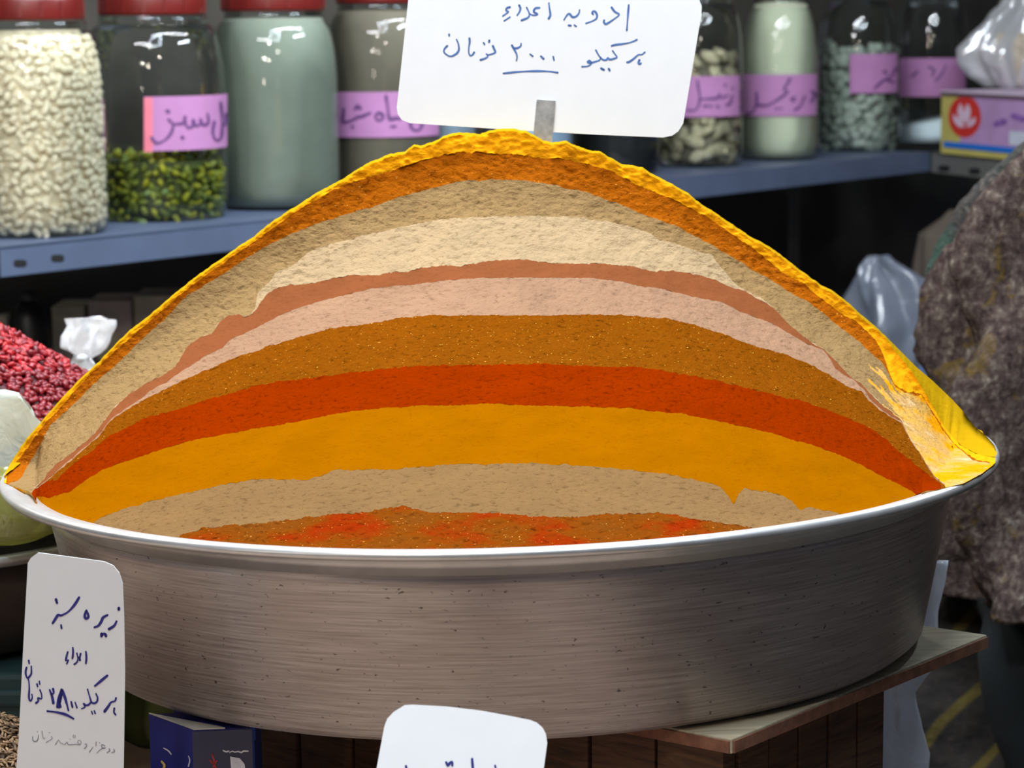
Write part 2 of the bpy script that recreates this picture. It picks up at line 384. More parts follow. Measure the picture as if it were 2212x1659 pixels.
RI = 0.3015
def y_ridge(x): return 0.085*(1 - np.clip(x/0.32, -1, 1)**2)
def y_front(x): return -np.sqrt(np.maximum(RI**2 - x**2, 1e-8))
ZB = -0.002
def hit_y(px, py, fy):
    """where the sight lines of (px,py) cross the upright surface y = fy(x)"""
    d = ray_l(px, py); y = np.full(len(px), 0.02)
    for _ in range(12):
        tt = (y - O_L[1])/d[:, 1]; P = O_L + d*tt[:, None]; y = fy(P[:, 0])
    return P
PR = hit_y(xs, ridge, y_ridge)
o_ = np.argsort(PR[:, 0]); ZRX, ZRZ = PR[o_, 0], np.maximum(PR[o_, 2], 0.004)
kz = np.ones(31)/31; ZRZ = np.convolve(np.pad(ZRZ, 15, mode='edge'), kz, mode='valid')
def g_face(x, z):
    zr = np.interp(x, ZRX, ZRZ); tt = np.clip((z - ZB)/np.maximum(zr - ZB, 1e-4), 0, 1)
    yf, yr = y_front(x), y_ridge(x)
    return yf + (yr - yf)*(1 - (1 - tt)**2.1)
def hit_face(px, py):
    d = ray_l(px, py); d = d/d[:, 1:2]
    lo = np.full(len(px), -0.33); hi = np.full(len(px), 0.10)
    ys = np.linspace(-0.33, 0.10, 140); found = np.zeros(len(px), bool)
    for a, b in zip(ys[:-1], ys[1:]):
        P = O_L + d*(b - O_L[1]); ok = (b >= g_face(P[:, 0], P[:, 2])) & ~found
        lo[ok] = a; hi[ok] = b; found |= ok
    for _ in range(18):
        mid = (lo + hi)/2; P = O_L + d*(mid - O_L[1])[:, None]; c = mid >= g_face(P[:, 0], P[:, 2])
        hi = np.where(c, mid, hi); lo = np.where(c, lo, mid)
    P = O_L + d*((lo + hi)/2 - O_L[1])[:, None]
    Q = O_L + d*((0.0060 - O_L[2])/d[:, 2])[:, None]           # powder spilt flat over the rim at both tips
    sp_ = ((px > 1990) | (px < 78)) & (P[:, 2] < 0.0060) & (np.hypot(Q[:, 0], Q[:, 1]) > 0.292)
    return np.where(sp_[:, None], Q, P)

mound = empty('spice_mound'); mound.matrix_world = PM
tag(mound, 'tall mound of ground spices cut open to show coloured layers, heaped in the pan', 'spice mound')
M_YEL = powder('turmeric', (226, 149, 15), 0.55, None, 190, 0.80)
M_ORG = powder('orange_brown_spice', (155, 80, 10), 0.75, (250, 190, 90), 330, 0.55)
M_TAN = powder('tan_spice', (138, 109, 70), 0.8, None, 300, 0.62)
M_CRM = powder('cream_spice', (162, 136, 101), 0.75, None, 280, 0.72)
M_BPK = powder('cinnamon', (122, 69, 39), 0.28, None, 420, 0.86)
M_PNK = powder('pink_beige_spice', (146, 111, 85), 0.7, None, 280, 0.74)
M_OR2 = powder('ground_orange_spice', (116, 60, 5), 0.75, (245, 190, 80), 330, 0.58)
M_RED = powder('red_pepper', (122, 35, 0), 0.7, None, 330, 0.62)
M_YE2 = powder('golden_turmeric', (134, 77, 0), 0.25, None, 420, 0.88)
M_TA2 = powder('cumin_powder', (119, 89, 55), 0.7, None, 300, 0.68)
M_OR3 = powder('rust_spice', (196, 104, 20), 0.8, (240, 180, 90), 260, 0.55, stops=[(0.36, lin((128, 36, 4))), (0.5, lin((112, 54, 7))), (0.7, lin((106, 56, 13)))])
M_SMG = powder('smudged_spices', (226, 178, 90), 0.7, None, 280, 0.68, stops=[(0.40, lin((216, 140, 10))), (0.48, lin((196, 148, 70))), (0.60, lin((184, 142, 84))), (0.70, lin((222, 190, 146)))])
SPEC = [('turmeric_layer', 'bright yellow layer along the broken top edge', M_YEL, 0.0016), ('orange_spice_layer', 'orange brown layer just under the yellow edge', M_ORG, 0.0010),
        ('tan_layer', 'upper grey tan layer', M_TAN, 0.0009), ('cream_layer', 'pale cream layer', M_CRM, 0.0009), ('cinnamon_layer', 'thin smooth reddish brown layer', M_BPK, 0.0003),
        ('pink_layer', 'pale pinkish layer', M_PNK, 0.0008), ('ground_orange_layer', 'broad orange brown layer above the red', M_OR2, 0.0008), ('red_pepper_layer', 'deep red orange layer', M_RED, 0.0007),
        ('golden_layer', 'smooth wide golden yellow layer', M_YE2, 0.0003), ('cumin_layer', 'lower tan layer', M_TA2, 0.0008), ('rust_layer', 'rust coloured layer at the pan rim', M_OR3, 0.0013)]
NRM = np.array([0, -0.86, 0.5])
def displaced(P, amp):
    n = vnoise(P*np.array([0.8, 1, 1.3]), 330, 5, 2)*amp + vnoise(P, 75, 9, 2)*0.0012
    return P + n[:, None]*NRM
ridge_pts = None
for k, (nm, lb, mt, amp) in enumerate(SPEC):
    a, b = Bs[k], Bs[k + 1]
    rows = max(4, int(np.percentile(b - a, 85)/3.6) + 2)
    if k == 0: rows = 16
    G = []
    for r in range(rows):
        f = r/(rows - 1); G.append(hit_face(xs, a + (b - a)*f))
    G = np.array(G)                                            # rows x NX x 3
    P = displaced(G.reshape(-1, 3), amp)
    if k == 0:                                                 # crumbled lip near the summit
        w = np.exp(-(G.reshape(-1, 3)[:, 0]/0.13)**2)
        P = P + (vnoise(G.reshape(-1, 3), 55, 21, 3)*0.0045*w)[:, None]*np.array([0, -1, 0.25])
        ridge_pts = P.reshape(rows, NX, 3)[0]
    thick = (b - a)
    faces_l, faces_s = [], []
    for i in range(NX - 1):
        if max(thick[i], thick[i + 1]) < 0.6: continue
        for r in range(rows - 1):
            q = (r*NX + i, (r + 1)*NX + i, (r + 1)*NX + i + 1, r*NX + i + 1)
            (faces_s if (k == 2 and xs[i] > 1912 + 30*math.sin(r*0.55) + 16*math.sin(r*1.7 + 1)) else faces_l).append(q)
    o = mesh(nm, P, faces_l, mt, mound, True); o['label'] = lb
    if faces_s:
        o = mesh('smudged_layer', P, faces_s, M_SMG, mound, True); o['label'] = 'smudged yellow, tan and white powder at the right tip'
# loose powder edge where the spill ends on the rim
for lo_, hi_ in ((0, 84), (1984, 2160)):
    ci = [i for i in range(NX) if lo_ <= xs[i] <= hi_]
    A_ = hit_face(xs[ci], bottom[ci]); B_ = A_.copy(); B_[:, 2] = np.minimum(B_[:, 2] - 0.001, 0.0015); B_[:, :2] *= 0.994
    n_ = len(ci); mesh('spilt_edge', np.concatenate([A_, B_]), [(i, i + 1, n_ + i + 1, n_ + i) for i in range(n_ - 1)], M_SMG, mound, True)
# outer skin of the heap, running back from the cut edge to the far rim
sx = np.where(xs < 1850, xs, np.interp(xs, [1850, 2150], [1850, 2154]))
sy = np.interp(sx, SILA[:, 0], SILA[:, 1]) + jit(1.5, 3, 0.12)*np.clip((1950 - sx)/100, 0.1, 1)
SP = hit_y(sx, sy, lambda x: y_ridge(x) + 0.010 + 0.03*np.clip((x - 0.19)/0.1, 0, 1))
dz_ = ray_l(sx, sy); ZP = O_L + dz_*((0.0078 - O_L[2])/dz_[:, 2])[:, None]      # where the powder has run out over the rim
wr_ = np.clip((sx - 2050)/50, 0, 1) + np.clip((60 - sx)/34, 0, 1); wr_ = (wr_*wr_*(3 - 2*wr_))[:, None]
SP = SP*(1 - wr_) + ZP*wr_
rows = [ridge_pts.copy(), ridge_pts*0.5 + SP*0.5 + np.array([0, -0.001, 0.001]), SP]
dirn = SP[:, :2] + np.array([0, 0.10]); dirn = dirn/np.linalg.norm(dirn, axis=1, keepdims=True)
BP = np.concatenate([dirn*np.maximum(np.where(SP[:, 0] > 0.2, 0.318, 0.308), np.hypot(SP[:, 0], SP[:, 1]) + 0.0005)[:, None], np.full((NX, 1), 0.005)], 1)
for q in np.linspace(0.08, 1, 16):
    z = SP[:, 2] + (BP[:, 2] - SP[:, 2])*q**1.15
    xy = SP[:, :2] + (BP[:, :2] - SP[:, :2])*q**0.95
    R_ = np.concatenate([xy, z[:, None]], 1); R_[:, 2] += vnoise(R_, 60, 4, 2)*0.001; rows.append(R_)
for R_ in rows:                                                # powder spilt over the rim lies on top of it
    rr = np.hypot(R_[:, 0], R_[:, 1]); R_[:, 2] = np.where(rr > 0.296, np.maximum(R_[:, 2], 0.0062), R_[:, 2])
V = np.concatenate(rows); FF = []
for r in range(len(rows) - 1):
    for i in range(NX - 1): FF.append((r*NX + i, r*NX + i + 1, (r + 1)*NX + i + 1, (r + 1)*NX + i))
M_CRU = powder('turmeric_skin', (173, 132, 12), 0.3, None, 200, 0.9)
o = mesh('turmeric_skin', V, FF, M_CRU, mound, True); o['label'] = 'smooth yellow outer skin of the mound'

# ------------------------------------------------------------------ price cards
def card(name, outline, p0, n, label, writing, depth=0.0005, clip=None, extra=()):
    """a card cut to outline (photo points surveyed on its plane), with ink strokes and a metal holder"""
    n = n/np.linalg.norm(n)
    O = np.array(outline, float)
    P = at_plane(O[:, 0], O[:, 1], p0, n)
    c = P.mean(0); root = empty(name, c)
    bm = bmesh.new(); k = len(P)
    fr = [bm.verts.new(Vector(p - c)) for p in P]; bk = [bm.verts.new(Vector(p - c - n*depth)) for p in P]
    bm.faces.new(fr); bm.faces.new(bk[::-1])
    for i in range(k): bm.faces.new((fr[i], bk[i], bk[(i + 1) % k], fr[(i + 1) % k]))
    bmesh.ops.recalc_face_normals(bm, faces=bm.faces)
    from_bm('card', bm, PAPER, root)
    for nm, lines, w, mt in writing:
        V2, f2 = strokes2d(lines, w)
        Q = at_plane(V2[:, 0], V2[:, 1], p0 + n*0.0002, n) - c
        mesh(nm, Q, f2, mt, root)
    if clip:
        C = np.array(clip, float)
        Q = at_plane(C[:, 0], C[:, 1], p0 + n*0.0014, n) - c
        bm = bmesh.new(); k = len(Q)
        fr = [bm.verts.new(Vector(q)) for q in Q]; bk = [bm.verts.new(Vector(q - n*0.001)) for q in Q]
        bm.faces.new(fr); bm.faces.new(bk[::-1])
        for i in range(k): bm.faces.new((fr[i], bk[i], bk[(i + 1) % k], fr[(i + 1) % k]))
        bmesh.ops.recalc_face_normals(bm, faces=bm.faces)
        from_bm('metal_holder', bm, ALU_CLIP, root)
    for nm, bm, mt in extra: from_bm(nm, bm, mt, root)
    tag(root, label, 'price card', 'handwritten price cards')
    return root, c

def zz(ox, oy, s, *ls): return [Z(l, ox, oy, s) for l in ls]
top_lines = zz(1060, 0, 6.506,
    [(1940,70),(1930,200),(1920,330),(1912,425)], [(1700,105),(1745,165),(1805,205),(1730,270),(1640,330),(1610,335),(1590,310),(1595,285)],
    [(1440,200),(1425,185),(1440,160),(1470,165),(1495,215),(1485,260),(1430,295),(1340,328)], [(1248,140),(1240,185),(1200,230),(1150,240),(1115,200),(1090,195),(1060,230),(1030,280)],
    [(1095,357),(1125,360)], [(1175,352),(1200,370)], [(818,40),(825,110),(838,190),(835,225),(815,260)], [(685,110),(630,115),(605,165),(660,200),(600,215),(550,195)],
    [(505,105),(530,155),(545,210),(520,250),(435,285)], [(400,75),(418,115),(405,165),(372,212)], [(268,100),(225,115),(215,150),(250,165),(170,225)], [(270,240),(190,293)])
top_lines += zz(940, 60, 7.9,
    [(365,200),(395,270),(405,370),(375,430),(310,475),(250,485),(190,455),(150,410),(160,360),(205,310)], [(238,112),(240,135)], [(585,180),(590,250),(575,340),(575,430),(600,475),(640,460),(665,420)],
    [(985,310),(1010,370),(1030,415),(990,440),(900,465),(875,445)], [(900,465),(895,495),(850,525),(775,548)], [(825,255),(845,285)], [(925,215),(920,245)],
    [(1310,300),(1350,370),(1390,450),(1398,510),(1388,560)], [(1465,270),(1460,310),(1410,345),(1350,350)], [(1620,450),(1665,485)], [(1805,485),(1850,530)], [(2015,495),(2030,555)],
    [(1165,778),(1400,755),(1650,740),(1900,742),(2090,765)])
top_lines += zz(1200, 60, 10.05,
    [(1765,260),(1650,310),(1500,345),(1300,370),(1220,392)], [(1940,530),(1870,585),(1800,585),(1700,670),(1600,740),(1555,748)], [(1820,700),(1800,770),(1830,790),(1855,770)],
    [(1240,500),(1290,570),(1335,640),(1270,670),(1180,690),(1135,655),(1110,695),(1050,700),(1000,670),(940,600),(875,485)],
    [(980,640),(960,700),(880,730),(780,755),(740,715),(695,740),(730,765),(780,760),(760,800),(700,835),(575,845)], [(990,880),(1050,915)], [(1155,890),(1175,925)])
left_lines = zz(90, 1270, 9.216,
    [(745,190),(650,340),(520,480),(380,550),(330,535),(270,620),(220,700)], [(285,230),(305,300)], [(385,740),(395,800)], [(890,450),(860,530),(860,590),(890,610),(930,580),(920,520),(890,450)],
    [(1310,540),(1220,590),(1190,660),(1130,750),(1050,785)], [(1490,665),(1440,755),(1340,820)], [(1535,400),(1535,430)], [(1190,910),(1190,960)], [(1200,925),(1260,915),(1280,960)])
left_lines += zz(40, 1400, 6.912, [(1325,410),(1230,490),(1140,565)], [(1455,745),(1440,790),(1380,810),(1340,870),(1285,945)], [(1430,900),(1425,960),(1450,995)],
    [(640,615),(600,740),(580,880)], [(655,625),(700,760),(745,930)], [(645,640),(625,780),(605,890)], [(640,690),(610,800),(630,880)], [(465,625),(500,720),(520,820)], [(515,610),(525,670),(490,690)], [(430,940),(600,965),(720,1000),(820,1055)])
left_thin = zz(90, 1270, 9.216, [(880,1270),(890,1390),(880,1500)], [(775,1310),(760,1380),(750,1440)], [(745,1380),(770,1440)], [(700,1300),(720,1400),(700,1480),(650,1520)], [(620,1190),(625,1290),(612,1400)], [(520,1275),(500,1340),(480,1440)], [(525,1440),(500,1510)])
left_thin += zz(40, 1400, 6.912, [(1155,680),(1180,740),(1170,800),(1130,825),(1090,810),(1075,770),(1030,615)], [(1080,810),(1040,850),(990,850),(970,820),(990,880),(940,905)], [(1090,945),(1105,985)], [(1130,935),(1145,975)],
    [(785,800),(805,880)], [(845,810),(872,890)], [(320,625),(345,700),(340,760),(290,740),(295,790),(260,820)], [(275,535),(285,575)], [(310,495),(318,540)],
    [(200,690),(205,740),(180,790),(155,740),(160,600),(150,480),(120,430),(105,360),(120,290)], [(190,270),(190,380),(150,440)], [(152,185),(158,230)])
left_pencil = zz(40, 1400, 6.912, [(210,1320),(215,1380),(260,1395),(290,1360),(295,1300)], [(280,1245),(283,1255)], [(350,1240),(360,1320),(380,1355),(395,1340)], [(490,1320),(505,1350),(470,1375),(410,1410)], [(455,1265),(470,1265)],
    [(550,1440),(600,1370),(620,1410),(690,1440),(720,1400),(740,1440),(800,1440),(850,1435),(920,1440),(935,1400),(900,1375),(880,1410),(920,1440)], [(765,1360),(775,1362)], [(840,1300),(848,1335),(815,1330),(820,1295)],
    [(990,1440),(1010,1430),(1015,1470),(980,1500)], [(1160,1400),(1155,1460)], [(1110,1480),(1055,1555)], [(1290,1460),(1240,1440),(1250,1490),(1300,1490),(1230,1510),(1170,1565)], [(1205,1410),(1210,1415)],
    [(1350,1500),(1365,1530),(1320,1560)], [(1420,1510),(1435,1545),(1390,1560)])
bot_lines = zz(800, 1500, 5.53, [(425,855),(440,960),(400,1010)], [(905,810),(925,850),(940,830),(975,805),(980,850)], [(1215,770),(1235,1000)], [(1490,850),(1520,960)])

apex = to_w([0.0, 0.102, 0.2])
card('price_card', [(884,-20),(857,232),(859,246),(868,259),(885,266),(1020,275),(1150,283),(1290,291),(1432,297),(1452,293),(1466,283),(1476,266),(1515,32),(1516,14),(1510,-2),(1500,-14),(1485,-22),(1200,-24)],
     apex, np.array([0.02, -1, 0.06]), 'white card with blue writing standing on top of the spice mound', [('ink_writing', top_lines, 4.4, INK_BLUE)],
     clip=[(1160,215),(1200,218),(1198,250),(1190,330),(1188,345),(1150,345),(1152,300)])
p_left = at_y(160, 1430, 1.265)
hold = box_bm(0.012, 0.0012, 0.20, at=(0.005, 0.012, -0.155))
card('price_card', [(60,1216),(66,1206),(82,1194),(100,1196),(225,1213),(245,1222),(258,1238),(265,1260),(268,1330),(270,1450),(268,1600),(266,1720),(30,1720),(40,1600),(50,1400)],
     p_left, np.array([-0.10, -1, -0.06]), 'tall narrow white card leaning before the left side of the spice pan',
     [('ink_writing', left_lines, 5.6, INK_VIOLET), ('ink_writing', left_thin, 4.2, INK_VIOLET), ('pencil_writing', left_pencil, 1.5, PENCIL)], extra=[('metal_holder', hold, ALU_CLIP)])
p_bot = at_y(1000, 1600, 1.14)
hold = box_bm(0.012, 0.0012, 0.22, at=(0.0, 0.0016, -0.11))
card('price_card', [(812,1668),(830,1570),(836,1553),(850,1538),(874,1523),(892,1522),(965,1526),(1040,1535),(1100,1546),(1145,1555),(1160,1561),(1172,1572),(1179,1585),(1182,1605),(1176,1650),(1160,1760),(796,1760)],
     p_bot, np.array([-0.15, -1, 0.40]), 'white card with rounded corners below the middle of the spice pan', [('ink_writing', bot_lines, 5.5, INK_VIOLET)], extra=[('metal_holder', hold, ALU_CLIP)])

# ------------------------------------------------------------------ counter, board and crate under the pan
WOOD = NT('dark_crate_wood'); v = WOOD.coord((6, 6, 60)); f = WOOD.noise(v, 3, 5, 0.65, 1.2)
WOOD.l(WOOD.ramp(f, [(0.3, lin((52, 34, 20))), (0.7, lin((104, 70, 42)))]), WOOD.b.inputs['Base Color']); WOOD.set(Roughness=0.75); WOOD.bump(f, 0.3, 0.002); WOOD = WOOD.m
PLY = NT('pale_plywood'); v = PLY.coord((4, 40, 40)); f = PLY.noise(v, 3, 4, 0.6, 0.8)
PLY.l(PLY.ramp(f, [(0.3, lin((150, 138, 110))), (0.7, lin((186, 174, 146)))]), PLY.b.inputs['Base Color']); PLY.set(Roughness=0.7); PLY.bump(f, 0.15, 0.001); PLY = PLY.m
PLYE = plain('plywood_edge', (120, 78, 56), 0.8, var=0.3, scale=120)
BOUNCE_CLOTH = plain('beige_bounce_cover', (150, 128, 112), 0.9, var=0.15, scale=25)

def on_pan_plane(px, py, z):
    d = ray_l(px, py); tt = (z - O_L[2])/d[..., 2]; return O_L + d*tt[..., None]
ZBD = -0.1148
cF, cR, cL = (on_pan_plane(np.array([x]), np.array([y]), ZBD)[0] for x, y in ((1580, 1597), (2132, 1371), (1395, 1586)))
b1 = (cR - cF); L1 = np.linalg.norm(b1); b1 /= L1
b2 = np.array([-b1[1], b1[0], 0]);
if np.dot(b2, cL - cF) < 0: b2 = -b2
board = empty('plywood_board'); board.matrix_world = PM
o = ob_box('board_panel', cF - np.array([0, 0, 0]), b1, b2, L1, 0.50, ZBD - 0.0085, ZBD, PLY, board, 0.0008)
for q, (oo, ax, ln, ay) in enumerate(((cF, b1, L1, -b2), (cF, b2, 0.50, -b1))):
    ob_box('board_edge', oo + ay*0.0002 + ax*0.001, ax, ay, ln - 0.002, 0.0012, ZBD - 0.008, ZBD - 0.0012, PLYE, board)
tag(board, 'small plywood board wedged under the right side of the spice pan', 'board')

cx0 = to_w(cF)
counter = empty('market_counter', (-0.42, 1.45, 0))
for a, b in ((-0.8, -0.75), (0.55, -0.75), (-0.8, 0.75), (0.55, 0.75)):
    from_bm('leg', box_bm(0.06, 0.06, ZC - 0.03, at=(a, b, (ZC - 0.03)/2)), WOOD, counter)
from_bm('counter_top', box_bm(1.46, 1.62, 0.03, at=(-0.12, 0, ZC - 0.015), bev=0.003), BOUNCE_CLOTH, counter)  # unseen pale cover, brought forward so the pan reflects it
tag(counter, 'market counter under the spice pan, its crate and the cards', 'counter')

# crate of upright planks carrying the board
crate = empty('wooden_crate', (0, 0, 0))
pF, pB1, pB2 = to_w(cF), ROT @ b1, ROT @ b2
zc1 = float(to_w(np.array([0, 0, ZBD - 0.02]))[2]) - 0.013
def flat(v): v = np.array([v[0], v[1], 0.0]); return v/np.linalg.norm(v)
f1, f2 = flat(pB1), flat(pB2)
c0 = np.array([pF[0], pF[1], 0]) + f1*0.012 + f2*0.012
lo_, hi_ = 0.02, 0.5
for _ in range(40):                                             # the side face ends where the photo shows its far corner
    md_ = (lo_ + hi_)/2; q_ = c0 + f1*md_ + np.array([0, 0, zc1]); q_ = (q_ - CAM) @ A1.T
    lo_, hi_ = (md_, hi_) if W/2 + F*q_[0]/q_[1] < 1908 else (lo_, md_)
lr = lo_; ll = 0.385
NB = ROT @ np.array([0, 0, 1.0])
def under(p): return float(pF[2] - ((p[0] - pF[0])*NB[0] + (p[1] - pF[1])*NB[1])/NB[2]) - 0.0105
def planks(o, ax, nrm, ln, n):
    w = ln/n
    for i in range(n):
        j = random.uniform(-0.0012, 0.0012)
        ob_box('plank', o + ax*(w*i + 0.0012) + nrm*(0.0 + j), ax, nrm, w - 0.0024, 0.012, ZC, min(under(o + ax*w*i), under(o + ax*w*(i + 1))) - random.uniform(0, 0.001), WOOD, crate, 0.001)
planks(c0 + f1*0.012, f1, f2*1.0, lr - 0.012, 5)
planks(c0, f2, f1*1.0, ll, 8)
ob_box('back_panel', c0 + f1*(lr - 0.012) + f2*0.012, f2, f1, ll - 0.012, 0.012, ZC, zc1 - 0.002, WOOD, crate)
ob_box('side_panel', c0 + f2*(ll - 0.012) + f1*0.012, f1, f2, lr - 0.024, 0.012, ZC, zc1 - 0.002, WOOD, crate)
tag(crate, 'dark brown plank crate standing under the spice pan and its board', 'crate')

# ------------------------------------------------------------------ steel shelving
sh = empty('steel_shelf', e0)
def loc(p): return np.asarray(p) - e0
ob_box('shelf_panel', loc(e0), SD, SN, SLEN, 0.34, -0.004, 0.0, STEEL, sh)
ob_box('front_lip', loc(e0), SD, SN, SLEN, 0.003, -0.0385, 0.0005, STEEL, sh, 0.0008)
def slot_on(p0, n, ax, px, py, mt, parent, w=14, h=8):
    V2 = [(px + w*math.copysign(abs(math.cos(a))**0.6, math.cos(a)), py + h*math.copysign(abs(math.sin(a))**0.6, math.sin(a))) for a in np.linspace(0, 2*PI, 20, endpoint=False)]
    V2 = np.array(V2); Q = at_plane(V2[:, 0], V2[:, 1], p0 + n*0.0006, n) - np.array(parent.location)
    n3 = n*0.0012
    k = len(Q); vv = [q for q in Q] + [q - n3 for q in Q]
    ff = [tuple(range(k)), tuple(range(2*k - 1, k - 1, -1))] + [(i, (i + 1) % k, k + (i + 1) % k, k + i) for i in range(k)]
    mesh('bolt_slot_shade', vv, ff, mt, parent)  # flat dark plate stands for the shade inside the hole
for x, y in ((44, 569), (125, 558)): slot_on(e0, -SN, SD, x, y, SLOT_SHADE, sh)
ob_box('lower_panel', loc(e0 + np.array([0, 0, ZS2 - ZS])), SD, SN, SLEN, 0.34, ZS2 - ZS - 0.004, ZS2 - ZS, STEEL, sh)
ob_box('lower_lip', loc(e0 + np.array([0, 0, 0])), SD, SN, SLEN, 0.003, ZS2 - ZS - 0.0385, ZS2 - ZS + 0.0005, STEEL, sh)
for s_ in (0.004, SLEN - 0.045):
    for d_ in (0.30,):
        ob_box('upright', loc(e0 + SD*s_ + SN*d_), SD, SN, 0.038, 0.003, -ZS + 0.0, 0.55 if d_ > 0.1 else -0.004, STEEL2, sh)
tag(sh, 'long blue grey steel shelf carrying the row of jars', 'shelf')
s2 = empty('steel_shelf', e1)
def loc2(p): return np.asarray(p) - e1
e1b = e1 + RD*0.004
ob_box('shelf_panel', loc2(e1b), RD, RN, 1.3, 0.34, -0.004, 0.0, STEEL2, s2)
ob_box('front_lip', loc2(e1b), RD, RN, 1.3, 0.003, -0.0405, 0.0005, STEEL2, s2, 0.0008)
for x, y in ((2039, 364), (2105, 370)): slot_on(e1b, -RN, RD, x, y, SLOT_SHADE, s2, 12, 7)
for s_ in (0.05, 1.25): ob_box('upright', loc2(e1b + RD*s_ + RN*0.30), RD, RN, 0.038, 0.003, -ZS, 0.5, STEEL2, s2)
tag(s2, 'grey steel side shelf under the carton with the red circle', 'shelf')

# ------------------------------------------------------------------ jars
def glass_mat(name, tint, refl=1.0, clear=0.98):
    t = NT(name); tr = t.n('ShaderNodeBsdfTransparent'); gl = t.n('ShaderNodeBsdfGlossy'); mx = t.n('ShaderNodeMixShader'); fr = t.n('ShaderNodeFresnel')
    fr.inputs['IOR'].default_value = 1.5; tr.inputs[0].default_value = tuple(clear*x for x in tint) + (1,); gl.inputs['Roughness'].default_value = 0.045
    gl.inputs[0].default_value = (refl,)*3 + (1,)
    mlt = t.n('ShaderNodeMath', operation='MULTIPLY'); mlt.inputs[1].default_value = 0.75; t.l(fr.outputs[0], mlt.inputs[0])
    t.l(mlt.outputs[0], mx.inputs[0]); t.l(tr.outputs[0], mx.inputs[1]); t.l(gl.outputs[0], mx.inputs[2]); t.l(mx.outputs[0], t.out.inputs['Surface'])
    return t.m
GLASS = glass_mat('clear_jar_glass', (0.94, 0.98, 0.97))
LIDM = plain('red_plastic_lid', (98, 22, 18), 0.4, var=0.1, scale=30)
LABM = plain('lilac_paper_label', (164, 112, 158), 0.75, var=0.05, scale=30)
TAPEM = plain('pink_red_label_end', (206, 108, 126), 0.5, var=0.06, scale=40)

def jar(xc, hw, yb, top, neck, label, lid=True, lid_hw=None, shoulder=0.66):
    """glass jar surveyed from its photo width hw, base line yb and lid line top"""
    base = at_z(xc, yb, ZS); dist = base[1]; r = hw*dist/F
    for _ in range(3):
        d = ray(xc, yb); h = d[:2]/np.linalg.norm(d[:2]); c = base[:2] + h*r; r = hw*np.hypot(*c)/F*(np.hypot(*c)/c[1])*0.995
    hgt = HC + ray(xc, top)[2]*(c[1]/ray(xc, top)[1]) - ZS
    root = empty('glass_jar', (c[0], c[1], ZS))
    rn = neck*r; hs = hgt*shoulder
    prof = [(0.0, 0.003), (r*0.86, 0.0008), (r*0.95, 0.006), (r*0.995, 0.02), (r, 0.05), (r, hs*0.8), (r*0.995, hs*0.92)]
    for q in np.linspace(0.1, 1, 8):
        a = q*PI/2; prof.append((rn + (r*0.995 - rn)*math.cos(a)**0.9, hs*0.92 + (hgt*0.955 - hs*0.92)*math.sin(a)))
    prof += [(rn, hgt*0.962), (rn*1.025, hgt*0.975), (rn, hgt*0.985), (rn, hgt)]
    lathe('glass_body', prof, GLASS, root, 72)
    if lid:
        rl = (lid_hw/hw*r) if lid_hw else rn*1.06
        lp = [(0, hgt + 0.0335), (rl*0.93, hgt + 0.033), (rl*0.985, hgt + 0.030), (rl, hgt + 0.025), (rl, hgt + 0.003), (rl*0.985, hgt), (rl*0.95, hgt + 0.001), (rl*0.95, hgt + 0.029), (0, hgt + 0.0295)]
        ld = lathe('lid', lp, LIDM, root, 64)
        rib, _ = None, None
        for k in range(16):
            a = 2*PI*k/16
            o = from_bm('grip_rib', box_bm(0.002, 0.003, 0.02, at=(rl + 0.0003, 0, hgt + 0.014)), LIDM, ld) if rib is None else rib.copy()
            if rib is None: rib = o
            else: COL.objects.link(o)
            o.rotation_euler = (0, 0, a)
    tag(root, label, 'jar', 'jars on the steel shelf')
    return dict(root=root, c=np.array([c[0], c[1], ZS]), r=r, h=hgt, prof=prof)

def on_jar(J, px, py, off):
    d = ray(px, py); o = CAM - J['c']; R = J['r'] + off
    a = d[:, 0]**2 + d[:, 1]**2; b = o[0]*d[:, 0] + o[1]*d[:, 1]; c = o[0]**2 + o[1]**2 - R**2
    disc = np.maximum(b*b - a*c, 0); tt = (-b - np.sqrt(disc))/a
    return o + d*tt[:, None]

def jar_label(J, x0, x1, yt, yb_, text=None, w=6, tape=None):
    """paper label wrapped round the jar between photo columns x0..x1 (yt, yb_: its edges there)"""
    def patch(nm, a, b, mt, off):
        n = 28; us = np.linspace(a, b, n); V = []; f = []
        top = np.interp(us, [x0, x1], yt); bot = np.interp(us, [x0, x1], yb_)
        T = on_jar(J, us, top, off); B = on_jar(J, us, bot, off); zt, zb = T[:, 2].mean(), B[:, 2].mean()
        T[:, 2] = zt; B[:, 2] = zb
        V = np.concatenate([T, B]); f = [(i, i + 1, n + i + 1, n + i) for i in range(n - 1)]
        return mesh(nm, V, f, mt, J['root'], True)
    patch('paper_label', x0, x1, LABM, 0.0008)
    if tape: o = patch('label_fold', tape[0], tape[1], TAPEM, 0.0013); o['label'] = 'pink red folded label end'
    if text:
        V2, f2 = strokes2d(text, w)
        mesh('marker_writing', on_jar(J, V2[:, 0], V2[:, 1], 0.0018), f2, INK_JAR, J['root'])

